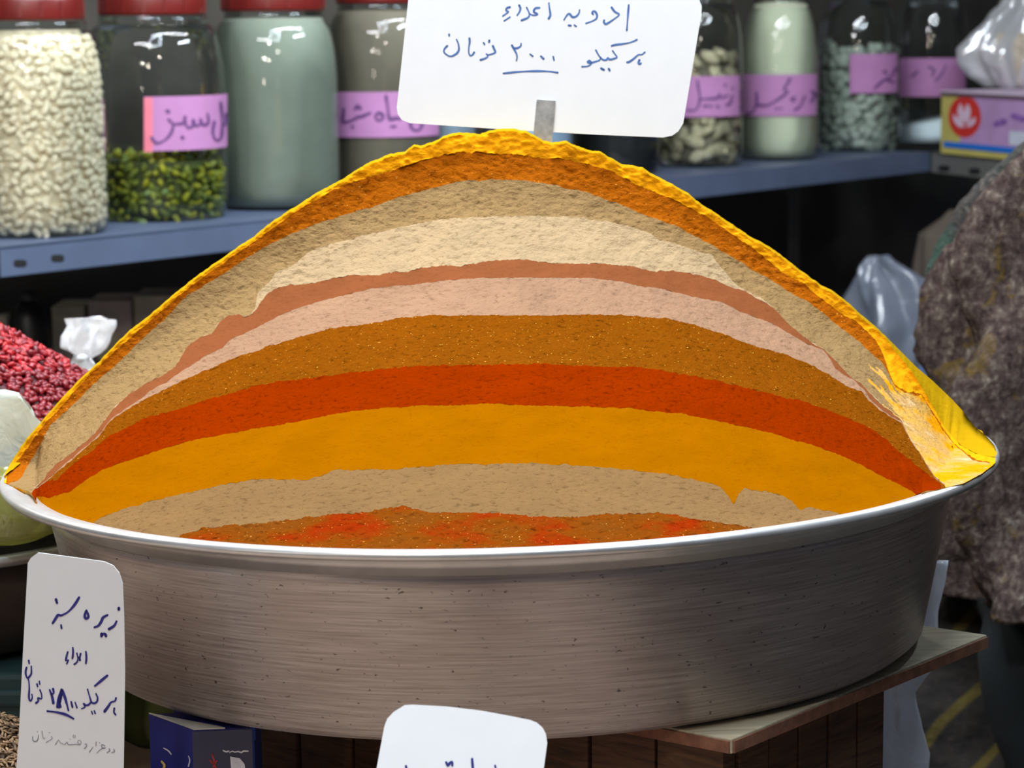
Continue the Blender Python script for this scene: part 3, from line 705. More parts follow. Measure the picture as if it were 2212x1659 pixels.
def fill(J, name, z0, z1, mt, label, cat, bumpy=0.0, gap=0.0025, slope=None):
    """loose contents standing in the jar between heights z0 and z1"""
    pr = [(max(r - gap, 0), z) for r, z in J['prof']]
    rs = np.array([p[0] for p in pr]); zs = np.array([p[1] for p in pr])
    seg = 48; V = []; f = []; nz = 14
    for k in range(nz):
        z = z0 + (z1 - z0)*k/(nz - 1)
        for i in range(seg):
            a = 2*PI*i/seg; zt = z
            if slope is not None: zt = z0 + (z - z0)*(1 + slope*math.cos(a))
            r = float(np.interp(zt, zs[1:], rs[1:])); r *= 1 + bumpy*0.3*vnoise(np.array([[math.cos(a)*2, math.sin(a)*2, z*40]]), 1.7, 3)[0]
            if k == nz - 1: zt += bumpy*0.03*vnoise(np.array([[math.cos(a)*2, math.sin(a)*2, 3.3]]), 1.3, 8)[0]
            V.append((r*math.cos(a), r*math.sin(a), zt))
    for k in range(nz - 1):
        for i in range(seg): j = (i + 1) % seg; f.append((k*seg + i, k*seg + j, (k + 1)*seg + j, (k + 1)*seg + i))
    f.append(tuple(range(seg - 1, -1, -1)))
    ct = len(V); V.append((0, 0, z1*1.0 + bumpy*0.01))
    for i in range(seg): f.append(((nz - 1)*seg + i, (nz - 1)*seg + (i + 1) % seg, ct))
    o = mesh(name, V, f, mt, None, True); o.location = Vector(J['c'])
    tag(o, label, cat, None, 'stuff')
    return o

def jar_z(J, py):
    d = ray(J['c'][0]/J['c'][1]*F + W/2, py); return HC + d[2]*((J['c'][1] - J['r'])/d[1]) - ZS

J1 = jar(85, 148, 517, 44, 0.76, 'largest glass jar, full of white beans, at the left end of the shelf', lid_hw=110)
J2 = jar(343, 150, 482, 33, 0.76, 'glass jar part filled with green pods, lilac label, red lid', lid_hw=112)
J3 = jar(600, 137, 457, 24, 0.76, 'unlabelled glass jar full of grey blue powder under a red lid', lid_hw=110)
J4 = jar(832, 124, 437, 8, 0.76, 'labelled glass jar of dull grey brown powder, half hidden behind the top card', lid_hw=98)
J5 = jar(962, 68, 420, 60, 0.8, 'narrow jar of pale powder hidden behind the top card')
J6 = jar(1142, 98, 404, -2, 0.76, 'jar of pale blue white powder behind the metal card holder')
J7 = jar(1333, 92, 380, -6, 0.72, 'dark filled jar behind the lower right of the top card')
J8 = jar(1511, 93, 364, -8, 0.70, 'glass jar of dried ginger pieces with a lilac label', shoulder=0.58)
J9 = jar(1684, 82, 348, -2, 0.66, 'glass jar full of pale greenish ginger powder, lilac label', shoulder=0.58)
J10 = jar(1852, 89, 329, -14, 0.62, 'glass jar of whitish rock lumps, lilac label on its right', shoulder=0.58)
J11 = jar(2012, 77, 315, -16, 0.66, 'almost empty dark jar with a little white powder, rightmost in the row', shoulder=0.58)

jar_label(J2, 311, 491, (211, 203), (329, 318), zz(290, 180, 9.76,
    [(1825,400),(1850,600),(1862,830),(1850,1080),(1810,1180),(1740,1200),(1680,1120),(1660,1000),(1690,810)],
    [(1550,640),(1570,770),(1540,860),(1440,860),(1395,740),(1390,860),(1300,890),(1245,770),(1240,890),(1160,935),(1100,880),(1070,690),(1060,820),(960,850),(830,850),(730,760)],
    [(820,880),(800,1000),(720,1130),(600,1220),(480,1260),(400,1200),(370,1150)], [(690,570),(730,600)], [(1010,1130),(1030,1150)], [(1940,640),(1950,820),(1890,880)]), 6.5, tape=(311, 330))
jar_label(J4, 726, 948, (204, 192), (303, 289), zz(720, 170, 9.217, [(210,600),(200,850),(330,840),(420,800),(480,760),(560,750),(740,680)], [(440,600),(480,540),(540,590)],
    [(918,680),(860,700),(845,760),(880,820),(930,830),(985,790),(985,720),(918,680)], [(1050,350),(1090,600),(1110,760),(1150,810),(1250,780),(1330,800)], [(1150,950),(1240,950)], [(1530,830),(1560,980),(1650,1030),(1740,990),(1790,830)], [(375,950),(390,960)]), 7)
jar_label(J8, 1440, 1598, (166, 163), (254, 250), zz(1460, 80, 4.424, [(205,420),(225,540),(240,590),(330,590),(400,580),(420,540),(430,580),(490,560)], [(230,590),(215,660),(180,700),(110,700)], [(540,560),(520,630),(490,650)],
    [(270,660),(300,658)], [(330,660),(340,662)], [(395,660),(405,668)], [(465,455),(475,462)], [(535,485),(545,492)]), 5.5)
jar_label(J9, 1606, 1764, (164, 158), (253, 248), zz(1460, 80, 4.424, [(770,530),(772,620),(740,710),(680,730)], [(780,650),(880,650),(1000,580),(1070,520),(1030,500),(1070,440),(1090,400)], [(1130,580),(1100,600),(1130,610)],
    [(1230,570),(1190,660),(1140,695)], [(1300,520),(1330,550),(1290,620)], [(955,680),(970,688)], [(1000,680),(1010,684)]), 6)
jar_label(J10, 1836, 1939, (119, 114), (203, 199), zz(1460, 80, 4.424, [(1900,490),(1980,420),(2060,370),(2100,300)], [(1990,330),(2010,340)], [(2020,410),(2080,430)]), 6)
jar_label(J11, 1940, 2086, (129, 122), (210, 207), zz(1960, 0, 3.95, [(180,570),(230,600),(210,650)], [(330,560),(300,620),(240,690)], [(90,610),(40,650)]), 5)

fill(J3, 'grey_powder', 0.006, J3['h']*0.97, plain('grey_blue_powder', (130, 137, 124), 0.9, var=0.05, scale=30), 'grey blue powder filling the unlabelled jar', 'powder')
fill(J4, 'brown_powder', 0.006, J4['h']*0.97, plain('grey_brown_powder', (112, 104, 90), 0.9, var=0.06, scale=30), 'grey brown powder in the jar left of the top card', 'powder')
fill(J5, 'pale_powder', 0.006, J5['h']*0.9, plain('pale_grey_powder', (150, 164, 178), 0.9, var=0.04, scale=30), 'pale powder in the narrow jar behind the top card', 'powder')
fill(J6, 'pale_powder', 0.006, J6['h']*0.93, plain('pale_blue_powder', (162, 182, 204), 0.9, var=0.04, scale=30), 'pale blue white powder in the jar behind the metal card holder', 'powder')
fill(J7, 'dark_powder', 0.006, J7['h']*0.9, plain('black_tea_dust', (26, 27, 29), 0.9, var=0.4, scale=200), 'nearly black grains in the jar right of the mound top', 'grains')
fill(J9, 'ginger_powder', 0.006, J9['h']*0.985, plain('ginger_powder', (178, 180, 158), 0.9, var=0.05, scale=20), 'pale greenish powder filling the jar right of the ginger pieces', 'powder')
fill(J11, 'white_powder', 0.006, jar_z(J11, 262), plain('white_powder', (205, 214, 220), 0.9, var=0.04, scale=30), 'white powder at the bottom of the rightmost jar', 'powder', slope=0.35)

def scatter_mesh(name, proto, places, mt, parent=None):
    """many copies of a small mesh joined as one object: (location, matrix) pairs"""
    pv = np.array([v.co[:] for v in proto.vertices]); pf = [tuple(p.vertices) for p in proto.polygons]
    V = []; Fc = []; k = 0
    for l, M in places:
        V.append(pv @ np.array(M).T + np.asarray(l)); Fc += [tuple(i + k for i in f) for f in pf]; k += len(pv)
    return mesh(name, np.concatenate(V), Fc, mt, parent, True)

def blob(name, r, seed, sub=2, rough=0.0, ridges=0):
    bm = bmesh.new(); bmesh.ops.create_icosphere(bm, subdivisions=sub, radius=1)
    for v in bm.verts:
        p = np.array(v.co[:]); k = 1 + rough*vnoise(p[None]*1.0, 1.7, seed, 2)[0]
        if ridges: k *= 1 + 0.07*math.cos(ridges*math.atan2(p[2], p[1]))
        v.co = Vector(p*k*np.array(r))
    me = bpy.data.meshes.new(name); bm.to_mesh(me); bm.free()
    me.polygons.foreach_set('use_smooth', [True]*len(me.polygons)); return me

def rand_rot(flat_n=None):
    a = rng.normal(size=3)
    if flat_n is not None: a = a - flat_n*np.dot(a, flat_n)*0.85
    a /= np.linalg.norm(a); b = rng.normal(size=3); b -= a*np.dot(a, b); b /= np.linalg.norm(b)
    return np.stack([a, b, np.cross(a, b)], 1)

def individuals(name, protos, places, label, cat, group):
    """every piece its own object, sharing mesh data"""
    for k, (l, M) in enumerate(places):
        o = bpy.data.objects.new(name, protos[k % len(protos)]); COL.objects.link(o)
        Mx = Matrix(np.array(M).tolist()).to_4x4(); Mx.translation = Vector(np.asarray(l)); o.matrix_world = Mx
        tag(o, label, cat, group)

def jar_wall_places(J, z0, z1, size, inset, seed, lo=-PI, hi=0.0, jitter=0.3, flat=True):
    """close packed places just inside the glass, front half"""
    r_ = np.random.default_rng(seed); prs = J['prof']; rs = np.array([p[0] for p in prs]); zs = np.array([p[1] for p in prs])
    out = []; dz = size[1]; row = 0; z = z0
    base_a = math.atan2(CAM[1] - J['c'][1], CAM[0] - J['c'][0])
    while z < z1:
        R = float(np.interp(z, zs[1:], rs[1:])) - inset
        da = size[0]/R; a = -PI/2*1.05 + (row % 2)*da/2
        while a < PI/2*1.05:
            aa = base_a + a + r_.normal()*da*jitter*0.5; zz_ = z + r_.normal()*dz*jitter*0.5
            rr = R - abs(r_.normal())*inset*0.35; n = np.array([math.cos(aa), math.sin(aa), 0])
            out.append((np.array([rr*n[0], rr*n[1], zz_]) + J['c'], rand_rot(n if flat else None), abs(a)))
            a += da
        z += dz; row += 1
    out.sort(key=lambda q: q[2]); return out

# white beans
BEAN = plain('white_bean', (228, 216, 190), 0.45, var=0.07, scale=25)
def px_of(P):
    q = (np.asarray(P) - CAM) @ A1.T; return W/2 + F*q[..., 0]/q[..., 1], H/2 - F*q[..., 2]/q[..., 1]
bean_me = []
for k in range(4):
    me = blob('white_bean', (0.0070*(1 + 0.12*k/3), 0.0050, 0.0046), 30 + k, 2, 0.10)
    for v in me.vertices: v.co.z += -0.0008*(v.co.x/0.0068)**2        # kidney bend
    me.materials.append(BEAN); bean_me.append(me)
pl = jar_wall_places(J1, 0.010, J1['h']*0.95, (0.0124, 0.0102), 0.0065, 5, jitter=0.45)
fr = [q for q in pl if px_of(q[0])[0] > -3]; bk = [q for q in pl if px_of(q[0])[0] <= -3]
individuals('white_bean', bean_me, [(q[0], q[1]) for q in fr[:300]], 'small white bean in the big bean jar at the shelf end', 'bean', 'white beans in the jar')
o = scatter_mesh('white_beans', bean_me[0], [(q[0], q[1]) for q in fr[300:] + bk], BEAN); tag(o, 'more white beans filling the sides of the bean jar', 'beans', None, 'stuff')
fill(J1, 'bean_mass', 0.008, J1['h']*0.955, plain('bean_shade', (206, 192, 164), 0.7, var=0.25, scale=90), 'packed white beans deep inside the bean jar', 'beans', gap=0.0098)

# green cardamom pods
PODM = NT('green_pod'); v = PODM.n('ShaderNodeObjectInfo'); 
PODM.l(PODM.ramp(v.outputs['Random'], [(0.0, lin((70, 84, 30))), (0.45, lin((120, 128, 30))), (0.8, lin((176, 172, 30))), (1.0, lin((110, 140, 90)))]), PODM.b.inputs['Base Color']); PODM.set(Roughness=0.6); PODM = PODM.m
pods = []
for k in range(3):
    me = blob('cardamom_pod', (0.0078, 0.0042, 0.0040), 50 + k, 2, 0.12, 3); me.materials.append(PODM); pods.append(me)
zt2 = jar_z(J2, 352)
pl = jar_wall_places(J2, 0.008, zt2, (0.0125, 0.0095), 0.008, 8, jitter=0.6, flat=False)
r_ = np.random.default_rng(3)
for k in range(70):
    a, q = r_.uniform(0, 2*PI), math.sqrt(r_.uniform(0, 1))*(J2['r'] - 0.012)
    pl.append((J2['c'] + np.array([q*math.cos(a), q*math.sin(a), zt2 + 0.004 + 0.006*r_.uniform(-1, 1)]), rand_rot(), 0))
pl = [q for q in pl if px_of(q[0])[0] > 205]
individuals('cardamom_pod', pods, [(q[0], q[1]) for q in pl[-300:]], 'small dry green pod in the jar with the first lilac label', 'pod', 'green pods in the jar')
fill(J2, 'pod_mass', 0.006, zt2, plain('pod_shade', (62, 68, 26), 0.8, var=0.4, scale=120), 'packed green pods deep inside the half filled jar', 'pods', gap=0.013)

# ginger pieces, white lumps
GING = plain('dried_ginger', (168, 158, 130), 0.85, var=0.2, scale=60, bump=0.3)
LUMP = plain('whitish_lump', (150, 156, 146), 0.85, var=0.2, scale=60, bump=0.3)
gm = []
for k in range(4):
    me = blob('ginger_piece', (0.019, 0.0115, 0.0105), 70 + k, 2, 0.55); me.materials.append(GING); gm.append(me)
pl = jar_wall_places(J8, 0.022, jar_z(J8, 120), (0.024, 0.019), 0.016, 11, jitter=0.7, flat=False)
individuals('ginger_piece', gm, [(q[0], q[1]) for q in pl], 'knobbly dried ginger piece in the jar right of the top card', 'ginger', 'ginger pieces in the jar')
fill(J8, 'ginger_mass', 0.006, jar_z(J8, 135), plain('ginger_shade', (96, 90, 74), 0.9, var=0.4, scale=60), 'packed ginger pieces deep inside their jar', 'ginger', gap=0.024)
lm = []
for k in range(4):
    me = blob('white_lump', (0.014, 0.011, 0.010), 80 + k, 2, 0.45); me.materials.append(LUMP); lm.append(me)
pl = jar_wall_places(J10, 0.012, jar_z(J10, 96), (0.020, 0.016), 0.014, 12, jitter=0.6, flat=False)
individuals('white_lump', lm, [(q[0], q[1]) for q in pl], 'whitish rough lump in the second jar from the right', 'lump', 'whitish lumps in the jar')
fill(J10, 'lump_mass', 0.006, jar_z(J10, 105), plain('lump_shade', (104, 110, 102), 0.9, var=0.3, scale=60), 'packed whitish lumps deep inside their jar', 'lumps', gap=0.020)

# ------------------------------------------------------------------ plastic bags, sacks and small goods
def plastic(name, c, clear=0.35, gloss=0.25, trans=0.3):
    t = NT(name); v = t.coord(); f = t.noise(v, 45, 3, 0.6, 1.0)
    d = t.n('ShaderNodeBsdfDiffuse'); d.inputs[0].default_value = lin(c); tl = t.n('ShaderNodeBsdfTranslucent'); tl.inputs[0].default_value = lin(c)
    tr = t.n('ShaderNodeBsdfTransparent'); gl = t.n('ShaderNodeBsdfGlossy'); gl.inputs['Roughness'].default_value = 0.16
    bp = t.n('ShaderNodeBump'); bp.inputs['Strength'].default_value = 0.5; bp.inputs['Distance'].default_value = 0.004; t.l(f, bp.inputs['Height'])
    for q in (d, tl, gl): t.l(bp.outputs[0], q.inputs['Normal'])
    m1 = t.n('ShaderNodeMixShader'); m1.inputs[0].default_value = trans; t.l(d.outputs[0], m1.inputs[1]); t.l(tl.outputs[0], m1.inputs[2])
    m2 = t.n('ShaderNodeMixShader'); m2.inputs[0].default_value = clear; t.l(m1.outputs[0], m2.inputs[1]); t.l(tr.outputs[0], m2.inputs[2])
    m3 = t.n('ShaderNodeMixShader'); m3.inputs[0].default_value = gloss; t.l(m2.outputs[0], m3.inputs[1]); t.l(gl.outputs[0], m3.inputs[2])
    t.l(m3.outputs[0], t.out.inputs['Surface']); return t.m

def loft(name, rings, m, parent=None, amp=0.004, folds=9, seed=0, seg=48, sub=3, close_top=True, close_bottom=True, freq=28):
    """skin over elliptical rings (x, y, z, a, b[, fold amplitude]) with crumples"""
    R = np.array([list(r) + ([1.0] if len(r) == 5 else []) for r in rings], float)
    u = np.arange(len(R)); uu = np.linspace(0, len(R) - 1, (len(R) - 1)*sub + 1)
    Q = np.stack([np.interp(uu, u, R[:, k]) for k in range(6)], 1)
    V = []
    rs = np.random.default_rng(seed); ph = rs.uniform(0, 2*PI, 6)
    for q in Q:
        for i in range(seg):
            a = 2*PI*i/seg
            k = 1 + q[5]*0.10*(math.sin(folds*a + ph[0] + q[2]*9) + 0.6*math.sin((folds + 4)*a + ph[1] - q[2]*14))*(amp/0.004)
            V.append((q[0] + q[3]*k*math.cos(a), q[1] + q[4]*k*math.sin(a), q[2]))
    V = np.array(V); n = vnoise(V, freq, seed + 3, 3); n2 = vnoise(V + 7.3, freq, seed + 5, 3); n3 = vnoise(V - 3.1, freq, seed + 6, 3)
    V = V + np.stack([n, n2, n3*0.6], 1)*amp
    nr = len(Q); f = []
    for k in range(nr - 1):
        for i in range(seg): j = (i + 1) % seg; f.append((k*seg + i, k*seg + j, (k + 1)*seg + j, (k + 1)*seg + i))
    if close_bottom: f.append(tuple(range(seg - 1, -1, -1)))
    if close_top: f.append(tuple((nr - 1)*seg + i for i in range(seg)))
    return mesh(name, V, f, m, parent, True)

def ring_px(x0, x1, y, Y, squash=0.7, am=1.0):
    a, b = at_y(x0, y, Y)[0] if np.ndim(at_y(x0, y, Y)) > 1 else at_y(x0, y, Y), at_y(x1, y, Y)
    r = abs(b[0] - a[0])/2; return ((a[0] + b[0])/2, Y, a[2], r, r*squash, am)

def at_y(px, py, Y):                                            # scalar friendly
    d = ray(px, py); return CAM + d*(Y/d[..., 1])[..., None] if np.ndim(d) > 1 else CAM + d*(Y/d[1])

PL_WHITE = plastic('white_plastic_film', (240, 243, 248), 0.03, 0.12, 0.25)
PL_CLEAR = plastic('clear_plastic_film', (240, 242, 246), 0.40, 0.30, 0.3)
PL_GREY = plastic('milky_plastic_film', (160, 168, 184), 0.30, 0.12, 0.3)
PL_OLIVE = plastic('olive_plastic_film', (150, 146, 66), 0.10, 0.12, 0.3)

# knotted clear bag behind the mound
Yb = 2.20
bg = empty('knotted_bag', (0, 0, 0))
zt = ZC
c_ = at_y(190, 860, Yb)
body = [(c_[0] + 0.02, Yb + 0.03, ZC + 0.001, 0.055, 0.05), (c_[0] + 0.02, Yb + 0.03, ZC + 0.03, 0.075, 0.062), (c_[0] + 0.02, Yb + 0.03, ZC + 0.10, 0.078, 0.065), (c_[0] + 0.012, Yb + 0.02, ZC + 0.17, 0.06, 0.05),
        ring_px(118, 250, 850, Yb, 0.6), ring_px(140, 226, 815, Yb, 0.6), ring_px(152, 208, 790, Yb, 0.6), ring_px(160, 196, 770, Yb, 0.6)]
loft('bag_body', body, PL_CLEAR, bg, 0.004, 7, 4, 56, 5, True, True, 45)
loft('bag_mouth', [ring_px(162, 194, 772, Yb, 0.6, 1), ring_px(140, 218, 752, Yb, 0.6, 1.6), ring_px(142, 228, 728, Yb, 0.6, 2.0), ring_px(152, 236, 705, Yb, 0.6, 2.0), ring_px(150, 238, 688, Yb, 0.6, 2.2)],
     plastic('bright_plastic_film', (250, 250, 252), 0.14, 0.22, 0.35), bg, 0.005, 4, 9, 56, 5, False, False, 55)
kn = at_y(178, 771, Yb)
bm = bmesh.new(); bmesh.ops.create_uvsphere(bm, u_segments=16, v_segments=8, radius=0.0085); bmesh.ops.scale(bm, vec=(1, 1, 0.6), verts=bm.verts); bmesh.ops.translate(bm, vec=tuple(kn), verts=bm.verts)
from_bm('knot', bm, PL_WHITE, bg, True)
tag(bg, 'knotted clear plastic bag standing between the red berries and the mound', 'plastic bag')

# pan of dried red barberries at the left edge
PC = np.array([-0.5, 1.835]); ZR2 = HC - 0.369
p2 = empty('berry_pan', (PC[0], PC[1], ZR2))
DPAN = plain('tarnished_aluminium', (96, 86, 80), 0.5, 0.7, var=0.15, scale=50)
lathe('basin', [(0, -0.084), (0.20, -0.084), (0.212, -0.078), (0.236, -0.01), (0.2345, -0.01), (0.2105, -0.0765), (0.20, -0.0825), (0, -0.0825)], DPAN, p2, 96)
lathe('rolled_rim', [(0.234, -0.011), (0.2385, -0.003), (0.246, 0.001), (0.2505, 0.0), (0.252, -0.004), (0.2505, -0.007), (0.245, -0.006), (0.24, -0.009)], RIMM, p2, 96, close=True)
tag(p2, 'dark round pan of dried red berries at the left edge', 'pan')
def heap_z(r): return HC - 0.185 - 0.65*math.sqrt(r*r + 0.035**2) + 0.02
BERRY = NT('dried_red_barberry'); oi = BERRY.n('ShaderNodeObjectInfo'); geo = BERRY.noise(BERRY.coord(), 160, 2)
mixr = BERRY.n('ShaderNodeMath', operation='ADD'); BERRY.l(oi.outputs['Random'], mixr.inputs[0]); BERRY.l(geo, mixr.inputs[1])
sc_ = BERRY.n('ShaderNodeMath', operation='MULTIPLY'); sc_.inputs[1].default_value = 0.6; BERRY.l(mixr.outputs[0], sc_.inputs[0])
BERRY.l(BERRY.ramp(sc_.outputs[0], [(0.15, lin((62, 5, 14))), (0.5, lin((124, 8, 24))), (0.9, lin((176, 22, 30)))]), BERRY.b.inputs['Base Color']); BERRY.set(Roughness=0.38); BERRY = BERRY.m
V = []; f = []; nr, sg = 16, 64
for k in range(nr):
    r = 0.226*k/(nr - 1)
    for i in range(sg): a = 2*PI*i/sg; V.append((r*math.cos(a), r*math.sin(a), heap_z(r) - ZR2 - 0.004))
for k in range(nr - 1):
    for i in range(sg): j = (i + 1) % sg; f.append((k*sg + i, (k + 1)*sg + i, (k + 1)*sg + j, k*sg + j))
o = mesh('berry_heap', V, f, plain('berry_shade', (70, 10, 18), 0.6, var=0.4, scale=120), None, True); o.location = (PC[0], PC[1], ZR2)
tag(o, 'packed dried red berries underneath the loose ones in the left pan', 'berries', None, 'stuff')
bmes = []
for k in range(5):
    me = blob('barberry', (0.0038, 0.0026, 0.0020), 90 + k, 2, 0.85); me.materials.append(BERRY); bmes.append(me)
r_ = np.random.default_rng(21); places = []
for k in range(6800):
    q = 0.222*math.sqrt(r_.uniform(0, 1)); a = r_.uniform(0, 2*PI)
    p = np.array([PC[0] + q*math.cos(a), PC[1] + q*math.sin(a), heap_z(q) - 0.002 + r_.uniform(-0.001, 0.003)])
    n = np.array([math.cos(a)*0.55, math.sin(a)*0.55, 0.83]); places.append((p, rand_rot(n)))
pp = np.array([p for p, _ in places]); pxx, pyy = px_of(pp)
fr_ = (pp - np.array([PC[0], PC[1], 0]))[:, 1]
seen = [(pxx[i] > -6) and (pxx[i] < 150) and (fr_[i] < 0.09) and pyy[i] < 985 for i in range(len(places))]
idx = [i for i in range(len(places)) if seen[i]]; idx.sort(key=lambda i: pyy[i]); near = set(idx[:300])
individuals('barberry', bmes, [places[i] for i in sorted(near)], 'small dried red berry on the heap at the left edge', 'berry', 'dried red berries on the heap')
rest = [places[i] for i in range(len(places)) if i not in near and (pp[i, 0] > PC[0] - 0.06)]
low = blob('berry_low', (0.0046, 0.0026, 0.0022), 95, 1, 0.4)
o = scatter_mesh('barberries', low, rest, BERRY); tag(o, 'loose dried red berries over the rest of the left heap', 'berries', None, 'stuff')
# liner bag turned out round the berries
V = []; f = []; sg = 160
LR = [(0.202, 0.0), (0.210, 0.55), (0.216, 1.0), (0.222, 0.9), (0.230, 0.55), (0.238, 0.2), (0.243, 0.0)]
for r, h in LR:
    for i in range(sg):
        a = 2*PI*i/sg; q = np.array([[math.cos(a), math.sin(a), r*14]])
        aa = (a + PI) % (2*PI) - PI
        top = -0.030 + 0.076*float(np.clip((-0.55 - aa)/0.28, 0, 1))*float(np.clip((aa + 2.6)/0.5, 0, 1)) + 0.012*vnoise(q*2.2, 1.5, 31, 2)[0]
        rr = r + 0.016*vnoise(q*7, 1.6, 33, 3)[0]*(0.3 + h); V.append((rr*math.cos(a), rr*math.sin(a), 0.045*h**0.3 + (0.004 + top)*h + 0.012))
for k in range(len(LR) - 1):
    for i in range(sg): j = (i + 1) % sg; f.append((k*sg + i, (k + 1)*sg + i, (k + 1)*sg + j, k*sg + j))
ln = mesh('bag_liner', V, f, plastic('liner_film', (196, 200, 186), 0.12, 0.12, 0.35), None, True); ln.location = (PC[0], PC[1], ZR2)
fold = loft('olive_fold', [(0, 0, 0.006, 0.236, 0.236), (0, 0, 0.014, 0.256, 0.256), (0, 0, 0.030, 0.263, 0.263), (0, 0, 0.050, 0.260, 0.260), (0, 0, 0.064, 0.246, 0.246)], PL_OLIVE, ln, 0.0012, 17, 6, 160, 4, False, False, 60)
fold['label'] = 'olive green bunched lower fold'
tag(ln, 'white crumpled plastic liner turned up around the red berry heap', 'plastic liner')
tb = empty('teal_crate', (0, 0, 0))
TEAL = plain('dark_teal_plastic', (26, 52, 52), 0.6, var=0.2, scale=20)
from_bm('crate_body', box_bm(0.30, 0.32, HC - 0.4545 - ZC, at=(-0.485, 1.80, (HC - 0.4545 + ZC)/2), bev=0.004), TEAL, tb)
from_bm('crate_rim', box_bm(0.306, 0.326, 0.012, at=(-0.485, 1.80, HC - 0.472), bev=0.003), TEAL, tb)
tag(tb, 'dark teal crate holding up the pan of red berries', 'crate')

# little bowl of cumin seed at the bottom left corner
CB = np.array([-0.335, 1.365])
cb = empty('cumin_bowl', (CB[0], CB[1], ZC))
lathe('bowl_wall', [(0, 0.001), (0.07, 0.001), (0.078, 0.006), (0.092, 0.105), (0.095, 0.11), (0.092, 0.112), (0.089, 0.106), (0.075, 0.008), (0, 0.005)], DPAN, cb, 64)
tag(cb, 'small metal bowl of brown cumin seed in the lower left corner', 'bowl')
SEED = NT('cumin_seed'); g_ = SEED.noise(SEED.coord(), 130, 2); SEED.l(SEED.ramp(g_, [(0.3, lin((66, 46, 30))), (0.55, lin((128, 98, 66))), (0.75, lin((176, 146, 104)))]), SEED.b.inputs['Base Color']); SEED.set(Roughness=0.7); SEED = SEED.m
sd = blob('seed', (0.0032, 0.00085, 0.0008), 5, 1, 0.1); r_ = np.random.default_rng(4); pl = []
for k in range(6500):
    q = 0.09*math.sqrt(r_.uniform(0, 1)); a = r_.uniform(0, 2*PI); z = ZC + 0.158 - 0.50*q + r_.uniform(-0.002, 0.002)
    pl.append((np.array([CB[0] + q*math.cos(a), CB[1] + q*math.sin(a), z]), rand_rot(np.array([math.cos(a)*0.45, math.sin(a)*0.45, 0.89]))))
o = scatter_mesh('cumin_seeds', sd, pl, SEED); tag(o, 'heap of brown cumin seeds in the lower left corner', 'seeds', None, 'stuff')
o = lathe('cumin_heap', [(0.0, 0.156), (0.03, 0.141), (0.06, 0.126), (0.0885, 0.111), (0.0885, 0.107), (0.074, 0.009), (0, 0.006)], plain('cumin_shade', (62, 44, 30), 0.9, var=0.3, scale=200), None, 48); o.location = (CB[0], CB[1], ZC)
tag(o, 'packed cumin seed filling the small bowl under the loose seeds', 'seeds', None, 'stuff')

# goods under the left side of the pan
gs = empty('green_sack', (0, 0, 0))
loft('sack_body', [(-0.235, 1.80, ZC + 0.001, 0.06, 0.06), (-0.235, 1.80, ZC + 0.02, 0.075, 0.07), (-0.235, 1.80, ZC + 0.06, 0.076, 0.07), (-0.235, 1.80, ZC + 0.085, 0.06, 0.055), (-0.235, 1.80, ZC + 0.098, 0.03, 0.03)],
     plain('dark_olive_cloth', (72, 78, 36), 0.8, var=0.3, scale=30), gs, 0.006, 6, 14, 48, 4)
tag(gs, 'dark olive green sack behind the narrow card under the pan', 'sack')

def px_poly(nm, pts, p0, n, m, parent, off=0.0004):
    P = np.array(pts, float); Q = at_plane(P[:, 0], P[:, 1], p0 + n*off, n) - np.array(parent.location)
    return mesh(nm, Q, [tuple(range(len(Q)))], m, parent)

NAVY = plain('navy_blue_card', (38, 42, 112), 0.35, var=0.2, scale=40)
NAVY2 = plain('dark_navy_card', (34, 38, 66), 0.3, var=0.25, scale=30)
BLUE = plain('bright_blue_card', (52, 84, 176), 0.4, var=0.15, scale=20)
SILV = plain('silver_print', (206, 206, 214), 0.35, 0.2, var=0.2, scale=100)
REDP = plain('red_print', (168, 36, 30), 0.5, var=0.3, scale=200)
GOLDP = plain('yellow_print', (204, 176, 88), 0.5, var=0.2, scale=200)
P0 = at_y(415, 1578, 1.332); zt1 = P0[2]
d1 = flat(np.array([0.93, 0.10, 0])); d2 = flat(np.array([-0.66, 0.75, 0]))
bx = empty('blue_carton', (0, 0, 0))
c00 = np.array([P0[0], P0[1], 0]); Lf, Ls = 0.034, 0.045
def prism(name, pts, z0, z1, m, parent):
    k = len(pts); bm = bmesh.new(); b = [bm.verts.new((p[0], p[1], z0)) for p in pts]; t_ = [bm.verts.new((p[0], p[1], z1)) for p in pts]
    bm.faces.new(b[::-1]); bm.faces.new(t_)
    for i in range(k): bm.faces.new((b[i], b[(i + 1) % k], t_[(i + 1) % k], t_[i]))
    bmesh.ops.recalc_face_normals(bm, faces=bm.faces); return from_bm(name, bm, m, parent)
prism('carton_body', [c00, c00 + d1*Lf, c00 + d1*Lf + d2*Ls, c00 + d2*Ls], ZC, zt1, NAVY, bx)
n1 = np.array([d1[1], -d1[0], 0]); n2 = np.array([d2[1], -d2[0], 0]); n2 = -n2 if n2[1] > 0 else n2
fp = prism('front_print', [c00 + n1*0.0002, c00 + d1*Lf + n1*0.0002, c00 + d1*Lf + n1*0.0006, c00 + n1*0.0006], ZC, zt1 - 0.0005, NAVY2, bx)
tp = prism('top_flap', [c00 + d1*0.001, c00 + d1*Lf*0.55, c00 + d1*Lf*0.5 + d2*0.006, c00 + d2*Ls*0.98, c00 + d2*Ls], zt1 + 0.0002, zt1 + 0.001, plain('pale_carton_edge', (176, 172, 158), 0.6, var=0.1), bx); tp['label'] = 'pale top edge'  # paler strip along the top of the carton
pf = c00 + n1*0.0006
